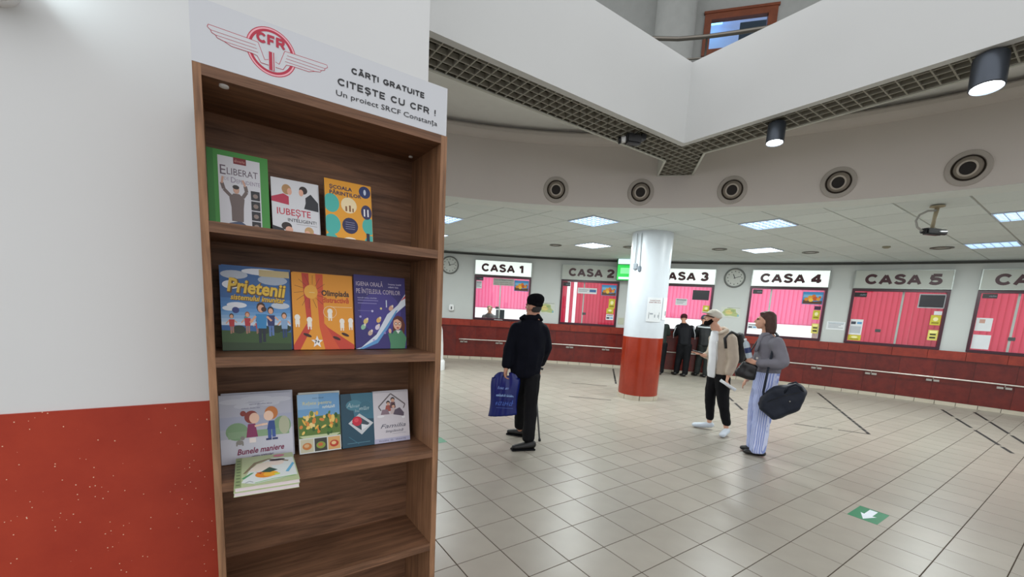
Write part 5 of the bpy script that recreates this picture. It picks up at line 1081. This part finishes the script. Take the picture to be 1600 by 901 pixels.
for nm, pts, ang, cx2, cy2 in (('shoe', ((-.05, .10, .07), (-.15, .09, .05), (-.25, .08, .04)), 0, -.15, .09), ('shoe', ((.16, -.10, .07), (.13, -.18, .05), (.11, -.26, .04)), 1, .135, -.18)):
    blob('shoe', chain(*[E(a_, b_, c_, .05 if ang == 0 else .045, .045, .045 - .005 * k_) for k_, (a_, b_, c_) in enumerate(pts)]), .008, WSH, cg)
blob('beard', [[e(.026, 0, -.062, .050, .056, .032), e(.046, 0, -.094, .036, .040, .026)], [e(.046, 0, -.094, .038, .040, .026), e(.058, 0, -.06, .028, .036, .014)], [e(.0, .05, -.02, .02, .018, .035), e(.03, .036, -.075, .035, .024, .03)], [e(.0, -.05, -.02, .02, .018, .035), e(.03, -.036, -.075, .035, .024, .03)], [e(.084, 0, -.040, .008, .028, .007)]], .006, mat('dark_beard', '17110f', .9, .1), cg, 2)
CAPM = mat('beige_cap', 'd0ccc0', .8, noise=.05)
blob('cap', [[e(-.01, 0, .06, .098, .086, .07), e(-.02, 0, .045, .1, .088, .045)], [e(.06, 0, .055, .03, .075, .012), e(.14, 0, .045, .03, .05, .008)]], .007, CAPM, cg, 2)
tube('glasses', [tuple(e(x_, y_, .012, 1, 1, 1)[0]) for x_, y_ in ((.0, -.078), (.09, -.05), (.1, 0), (.09, .05), (0, .078))], .006, BLACK, cg)
bp_ = thing('backpack', 'black backpack worn by the person in the beige jacket', 'backpack', near(px2, py2, yaw2, .2, .08, 1.0), yaw2)
blob('pack_body', chain(E(.0, .0, .06, .075, .12, .07), E(.0, .0, .22, .085, .13, .1), E(-.03, .0, .36, .06, .11, .06)), .012, mat('black_pack', '0e0f12', .7), bp_)
q = lambda x, y, z: (x - .2, y - .08, z - 1.0)
tube('strap', [q(.14, -.06, 1.38), q(.06, -.13, 1.42), q(-.01, -.18, 1.33), q(.02, -.17, 1.2)], .02, BLACK, bp_)
ph = thing('phone', 'dark phone held out in the hand of the person in the pale cap', 'phone', near(px2, py2, yaw2, -.33, -.02, 1.105), yaw2); b = bmesh.new(); boxb(b, -.07, .07, -.035, .035, 0, .009, Matrix.Rotation(math.radians(12), 4, 'Y')); bmesh.ops.bevel(b, geom=list(b.edges), offset=.003, segments=1, affect='EDGES'); link('phone_body', mesh_bm('phone_body', b), BLACK, ph)
pb = thing('rolled_papers', 'white rolled papers held low between the two standing travellers', 'papers', near(px2, py2, yaw2, .1, -.21, .72), yaw2)
tube('roll', [(-.1, 0, .05), (.1, -.02, -.06)], .02, PAPER, pb, 12); tube('roll', [(-.07, .02, .03), (.05, 0, -.05)], .016, mat('roll_grey', 'a9a09c', .5), pb, 10)

# --- woman with the duffel bag
yaw3 = math.radians(-66.33); px3, py3 = 5.262, 2.307
wm = thing('person', 'person with brown shoulder-length hair, grey jacket and blue striped trousers', 'person', (px3, py3, 0), yaw3, 'people in the hall')
H, e, M = head((-.112, 0, 1.585), 186, 6, .93)
blob('body', H + chain(E(-.08, 0, 1.47, .048), E(-.03, 0, 1.38, .08, .08, .05), E(-.01, 0, 1.15, .09, .09, .09), E(0, 0, .95, .085, .08, .08)) + chain(E(.05, -.13, 1.35, .04), E(.11, -.16, 1.13, .036), E(-.12, -.17, 1.11, .026)) + chain(E(-.1, .12, 1.34, .04), E(-.14, .14, 1.06, .036), E(-.21, .08, .87, .026)) + chain(E(-.02, .05, .9, .05), E(-.05, .06, .45, .045), E(-.02, .07, .1, .033)) + chain(E(-.0, -.04, .9, .05), E(-.0, -.06, .45, .045), E(0, -.07, .1, .033)) + hand(-.125, -.17, 1.11, (-1, .1, .15), (0, 0, 1), .92, .5) + hand(-.205, .08, .88, (-.6, -.1, -.9), (0, 1, 0), .92, .5), .008, SKIN2, wm, 2); eyes(e, wm)
HAIRB = mat('brown_hair', '47322b', .6, .3, noise=.25, nscale=40)
blob('hair', [[e(-.03, 0, .06, .098, .088, .08)], [e(-.05, 0, .03, .085, .092, .075), e(-.085, 0, -.06, .065, .085, .07)], [e(-.085, 0, -.06, .065, .085, .07), e(-.105, 0, -.12, .045, .072, .035)], [e(-.035, .075, .03, .04, .02, .05), e(-.07, .07, -.12, .035, .02, .03)], [e(-.04, -.072, .045, .045, .018, .04), e(-.085, -.07, -.02, .035, .025, .03), e(-.105, -.055, -.115, .04, .03, .03)], [e(.02, 0, .09, .055, .066, .028)], [e(.03, -.055, .07, .03, .02, .02), e(-.05, -.07, .04, .03, .02, .03)]], .008, HAIRB, wm, 2)
GJ = mat('grey_jacket', '77767f', .7, .25, noise=.06, nscale=12)
blob('jacket', chain(E(-.01, 0, 1.01, .145, .13, .03), E(-.015, 0, 1.18, .13, .135, .07), E(-.035, 0, 1.33, .13, .14, .06), E(-.07, 0, 1.44, .062, .075, .03)) + chain(E(.04, -.12, 1.34, .085), E(.12, -.16, 1.15, .072), E(.09, -.17, 1.12, .068), E(-.09, -.18, 1.11, .047)) + chain(E(-.09, .12, 1.33, .075), E(-.135, .14, 1.08, .06), E(-.19, .09, .92, .045)), .011, GJ, wm, 4)
blob('lapel', [[E(-.12, -.06, 1.42, .025, .03, .02), E(-.155, -.08, 1.25, .02, .04, .03)], [E(-.07, -.07, 1.445, .04, .02, .02), E(-.12, -.06, 1.42, .025, .03, .02)]], .009, GJ, wm)
lathe('button', [(.012, 0), (.012, .004)], STEEL, wm, 16, Matrix.Translation((-.13, -.165, 1.165)) @ Matrix.Rotation(PI / 2, 4, 'X'))
# striped trousers
m = bpy.data.materials.new('blue_white_striped_cotton'); m.use_nodes = True; nt = m.node_tree; n = nt.nodes; b_ = n['Principled BSDF']; b_.inputs['Roughness'].default_value = .8
tc = n.new('ShaderNodeTexCoord'); wv_ = n.new('ShaderNodeTexWave'); wv_.bands_direction = 'DIAGONAL'; wv_.inputs['Scale'].default_value = 30; wv_.inputs['Distortion'].default_value = .4; mp = n.new('ShaderNodeMapping'); mp.inputs['Scale'].default_value = (1, -.7, 0)
nt.links.new(tc.outputs['Object'], mp.inputs[0]); nt.links.new(mp.outputs[0], wv_.inputs['Vector']); cr = n.new('ShaderNodeValToRGB'); cr.color_ramp.elements[0].position = .35; cr.color_ramp.elements[0].color = (*hx('8a9bd6'), 1); cr.color_ramp.elements[1].position = .7; cr.color_ramp.elements[1].color = (*hx('cdd5f2'), 1)
nt.links.new(wv_.outputs['Fac'], cr.inputs[0]); nt.links.new(cr.outputs[0], b_.inputs['Base Color']); STR = m
blob('trousers', chain(E(-.005, 0, 1.0, .135, .12, .035), E(-.02, 0, .80, .135, .135, .06)) + chain(E(-.05, .06, .80, .105, .08, .06), E(-.065, .07, .45, .095, .075, .05), E(-.045, .075, .06, .075, .075, .02)) + chain(E(-.005, -.06, .80, .125, .08, .06), E(-.0, -.07, .45, .10, .08, .05), E(.005, -.07, .05, .085, .08, .02)) + [[E(.06, -.11, .75, .012, .02, .05), E(.05, -.13, .1, .014, .022, .03)], [E(-.04, -.12, .7, .012, .02, .05), E(-.04, -.14, .1, .014, .022, .03)]], .010, STR, wm, 2)
blob('shoe', chain(E(.06, -.07, .04, .04, .045, .035), E(-.06, -.08, .038, .05, .048, .032), E(-.11, -.085, .032, .04, .042, .026)), .008, SHOE, wm); blob('shoe', chain(E(.0, .07, .04, .04, .045, .035), E(-.11, .06, .038, .05, .048, .032), E(-.155, .055, .032, .035, .042, .026)), .008, SHOE, wm)
DUF = mat('navy_duffel_fabric', '151c2a', .6, .35, noise=.2, nscale=14)
db = thing('duffel_bag', 'large dark navy duffel bag hanging at the hip of the striped-trouser person', 'duffel bag', near(px3, py3, yaw3, .17, -.25, .5), yaw3)
qd = lambda x, z, r, y=0, ry=None: (Vector((x - .17, y, z - .5)), (r, ry or .1, r), None)
blob('bag_body', [[qd(.0, .63, .045), qd(.0, .71, .045), qd(.09, .84, .045), qd(.30, .90, .04), qd(.35, .85, .035), qd(.30, .68, .05), qd(.11, .545, .045)], [qd(-.03, .66, .03, 0, .06), qd(.02, .7, .04)], [qd(.36, .86, .025, 0, .06), qd(.3, .8, .04)], [qd(.2, .86, .05, -.03, .06), qd(.28, .92, .03, -.02, .04)]], .012, DUF, db, 5)
tube('handle', [(.0, -.08, .31), (.03, -.12, .4), (.09, -.13, .44), (.14, -.12, .42), (.17, -.08, .37)], .011, DUF, db); tube('handle', [(.0, .06, .32), (.04, .08, .41), (.1, .09, .44), (.17, .06, .38)], .011, DUF, db)
bm = bmesh.new(); tubeb(bm, [(-.15, .13, .935 - .05 + .02), (-.16, .085, .75), (-.18, .03, .5), (-.19, -.0, .3), (-.17, -.02, .2)], .014, 6)
link('strap', mesh_bm('strap', bm), DUF, db); tube('strap', [(-.15, .13, .905), (-.13, .17, .93), (-.15, .26, .955)], .014, DUF, db)
tube('zip_pull', [(.06, -.105, .25), (.07, -.112, .245)], .008, STEEL, db); tube('seam', [(-.15, -.095, .2), (0, -.112, .3), (.15, -.095, .36)], .003, BLACK, db)
hb_ = thing('handbag', 'black leather shoulder bag held against the front of the grey jacket', 'handbag', near(px3, py3, yaw3, -.22, -.16, .9), yaw3)
blob('bag_body', [[E(-.09, 0, .05, .025, .04, .025), E(-.1, 0, .08, .02, .04, .02), E(-.03, 0, .19, .02, .035, .02), E(.09, 0, .15, .02, .04, .03), E(.08, 0, .03, .025, .045, .03)]], .009, mat('black_leather', '0b0c10', .35), hb_, 3)
tube('strap', [(-.04, .02, .2), (.02, .06, .35), (.08, .1, .49), (.13, .12, .54)], .008, BLACK, hb_); tube('zip', [(-.08, -.035, .14), (.08, -.04, .1)], .003, STEEL, hb_)
bo = thing('water_bottle', 'clear water bottle with blue label held at the chest of the grey-jacket person', 'bottle', near(px3, py3, yaw3, -.205, -.19, 1.16), yaw3)
Mb = Matrix.Rotation(math.radians(-18), 4, 'Y')
lathe('bottle_body', [(.03, 0), (.034, .02), (.034, .15), (.028, .18), (.014, .2), (.013, .21)], mat('bottle_plastic', 'a9b6c0', .15), bo, 20, Mb); lathe('cap', [(.015, .21), (.015, .228)], WHITEP, bo, 16, Mb); lathe('bottle_label', [(.0348, .06), (.0348, .12)], mat('bottle_blue_label', '22305e', .4), bo, 20, Mb, False)

# --- three people leaning at the CASA 3 counter
def leaner(loc, yaw_d, lab, hx_, coat, hatm, hat=True, legs=BLK, stripe=None):
    t = thing('person', lab, 'person', (*loc, 0), math.radians(yaw_d), 'people in the hall'); x = hx_
    H, e, M = head((x, .18, 1.52), 95, -18)
    blob('body', H + chain(E(x + .01, .12, 1.42, .055), E(x + .05, .05, 1.3, .12, .09, .06), E(x + .08, -.02, 1.0, .12, .1, .1), E(x + .1, -.05, .88, .12, .1, .08)) + chain(E(x - .1, .06, 1.28, .05), E(x - .16, .12, 1.1, .045), E(x - .08, .36, 1.2, .033)) + chain(E(x + .2, .06, 1.28, .05), E(x + .26, .12, 1.1, .045), E(x + .12, .36, 1.2, .033)) + chain(E(x + .02, -.04, .86, .08), E(x - .02, .03, .45, .055), E(x - .04, .06, .09, .04)) + chain(E(x + .18, -.04, .86, .08), E(x + .18, -.05, .45, .055), E(x + .18, -.1, .09, .04)) + hand(x - .08, .36, 1.2, (.1, 1, 0), (1, 0, 0), 1, .4) + hand(x + .12, .36, 1.2, (-.1, 1, 0), (1, 0, 0), 1, .4), .011, SKIN, t, 2)
    blob('jacket', chain(E(x + .09, -.05, .86, .17, .14, .05), E(x + .075, -.02, 1.05, .17, .15, .08), E(x + .055, .03, 1.25, .19, .14, .1), E(x + .02, .09, 1.38, .10, .09, .04)) + chain(E(x - .11, .05, 1.28, .085), E(x - .165, .12, 1.1, .075), E(x - .11, .30, 1.17, .055)) + chain(E(x + .21, .05, 1.28, .085), E(x + .265, .12, 1.1, .075), E(x + .15, .30, 1.17, .055)), .016, coat, t, 3)
    blob('trousers', chain(E(x + .02, -.04, .84, .12, .12, .06), E(x - .01, .03, .45, .09), E(x - .035, .05, .085, .075, .075, .05)) + chain(E(x + .17, -.04, .84, .12, .12, .06), E(x + .18, -.05, .45, .09), E(x + .18, -.08, .085, .075, .075, .05)), .016, legs, t, 3)
    for (a_, b_) in ((x - .04, .06), (x + .18, -.1)): blob('shoe', chain(E(a_ - .02, b_ - .04, .05, .055, .05, .045), E(a_ - .09, b_ + .06, .04, .045, .05, .035)), .012, SHOE, t, 2)
    blob('cap' if hat else 'hair', [[e(-.02, 0, .06, .1, .09, .07), e(-.025, 0, .03, .103, .092, .05)]] + ([[e(.06, 0, .04, .03, .07, .012), e(.13, 0, .03, .03, .05, .01)]] if hat == 'peak' else []), .011, hatm, t, 2)
    if stripe: blob('shoulder_stripe', chain(E(x - .13, -.03, 1.33, .025), E(x + .06, -.09, 1.32, .025), E(x + .24, -.03, 1.33, .025)), .012, stripe, t, 2)
    return t
DK = mat('black_track_jacket', '101116', .7, .2, noise=.15)
tp = leaner((10.15, 6.57), -57, 'person in black tracksuit and maroon knit cap bent over the CASA 3 counter', -.13, DK, mat('maroon_knit', '3c0c14', .9))
tube('piping', [(-.29, -.06, 1.30), (-.34, -.02, 1.12), (-.33, .0, 1.0)], .008, mat('piping_white', 'b0b4b8', .6), tp); tube('piping', [(.13, -.06, 1.32), (.19, -.02, 1.12), (.2, .0, 1.0)], .008, mat('piping_white', 'b0b4b8', .6), tp)
leaner((10.62, 6.33), -59, 'person in blue-grey cap at the counter, mostly hidden behind the pale-capped one', -.08, mat('dark_olive_jacket', '14181a', .7), mat('blue_grey_cap', '4a5868', .8), 'peak', mat('olive_trousers', '1c2220', .8), mat('white_yoke', 'c0c8cc', .7))
leaner((9.62, 7.08), -54, 'person in dark green jacket at the counter, mostly hidden behind the column', -.02, mat('dark_green_jacket', '12201c', .7), mat('black_hair', '14100e', .8), False)
# clerk behind CASA 1
l, rz = inwin(1, 0, -.36, 1.08, 0)
ck = thing('person', 'seated clerk in striped top behind the window beside the left clock', 'person', l, rz, 'people in the hall')
H, e, M = head((0, 0, 1.465), -95, 0)
blob('body', H + chain(E(0, .03, 1.36, .055), E(0, .03, 1.25, .14, .08, .06), E(0, .03, 1.0, .13, .1, .1), E(0, .0, .62, .15, .12, .08)) + chain(E(-.17, .02, 1.24, .05), E(-.22, -.05, 1.0, .045), E(-.1, -.22, 1.18, .03)) + chain(E(.17, .02, 1.24, .05), E(.22, -.05, 1.0, .045), E(.1, -.22, 1.18, .03)) + chain(E(-.08, -.02, .6, .08), E(-.09, -.2, .55, .07), E(-.09, -.22, .1, .05), E(-.09, -.28, .05, .04)) + chain(E(.08, -.02, .6, .08), E(.09, -.2, .55, .07), E(.09, -.22, .1, .05), E(.09, -.28, .05, .04)) + hand(-.1, -.22, 1.18, (0, -1, 0), (1, 0, 0), .95, .3) + hand(.1, -.22, 1.18, (0, -1, 0), (1, 0, 0), .95, .3), .011, SKIN2, ck, 2); eyes(e, ck)
blob('sweater', chain(E(0, .03, 1.33, .075, .07, .03), E(0, .03, 1.26, .18, .10, .06), E(0, .03, .95, .17, .13, .1), E(0, .02, .66, .17, .14, .06)) + chain(E(-.17, .02, 1.23, .07), E(-.22, -.05, 1.0, .06), E(-.12, -.18, 1.15, .045)) + chain(E(.17, .02, 1.23, .07), E(.22, -.05, 1.0, .06), E(.12, -.18, 1.15, .045)), .014, mat('grey_sweater', '5c6064', .8), ck, 3)
blob('scarf', [[E(-.13, -.075, 1.17, .02), E(.13, -.075, 1.17, .02)], [E(-.12, -.09, 1.1, .02), E(.12, -.09, 1.1, .02)]], .012, mat('white_bands', 'd8dadc', .8), ck, 2)
blob('hair', [[e(-.03, 0, .05, .095, .088, .075)]], .01, mat('grey_blond_hair', '8a7663', .8), ck, 2)
st = thing('office_chair', 'office chair under the clerk behind the window beside the left clock', 'chair', l, rz)
box('seat', -.22, .22, -.22, .2, .47, .515, BLACK, st, .02); tube('pedestal', [(0, 0, .05), (0, 0, .47)], .03, BLACK, st); lathe('base', [(.25, 0), (.25, .03), (.04, .06)], BLACK, st)
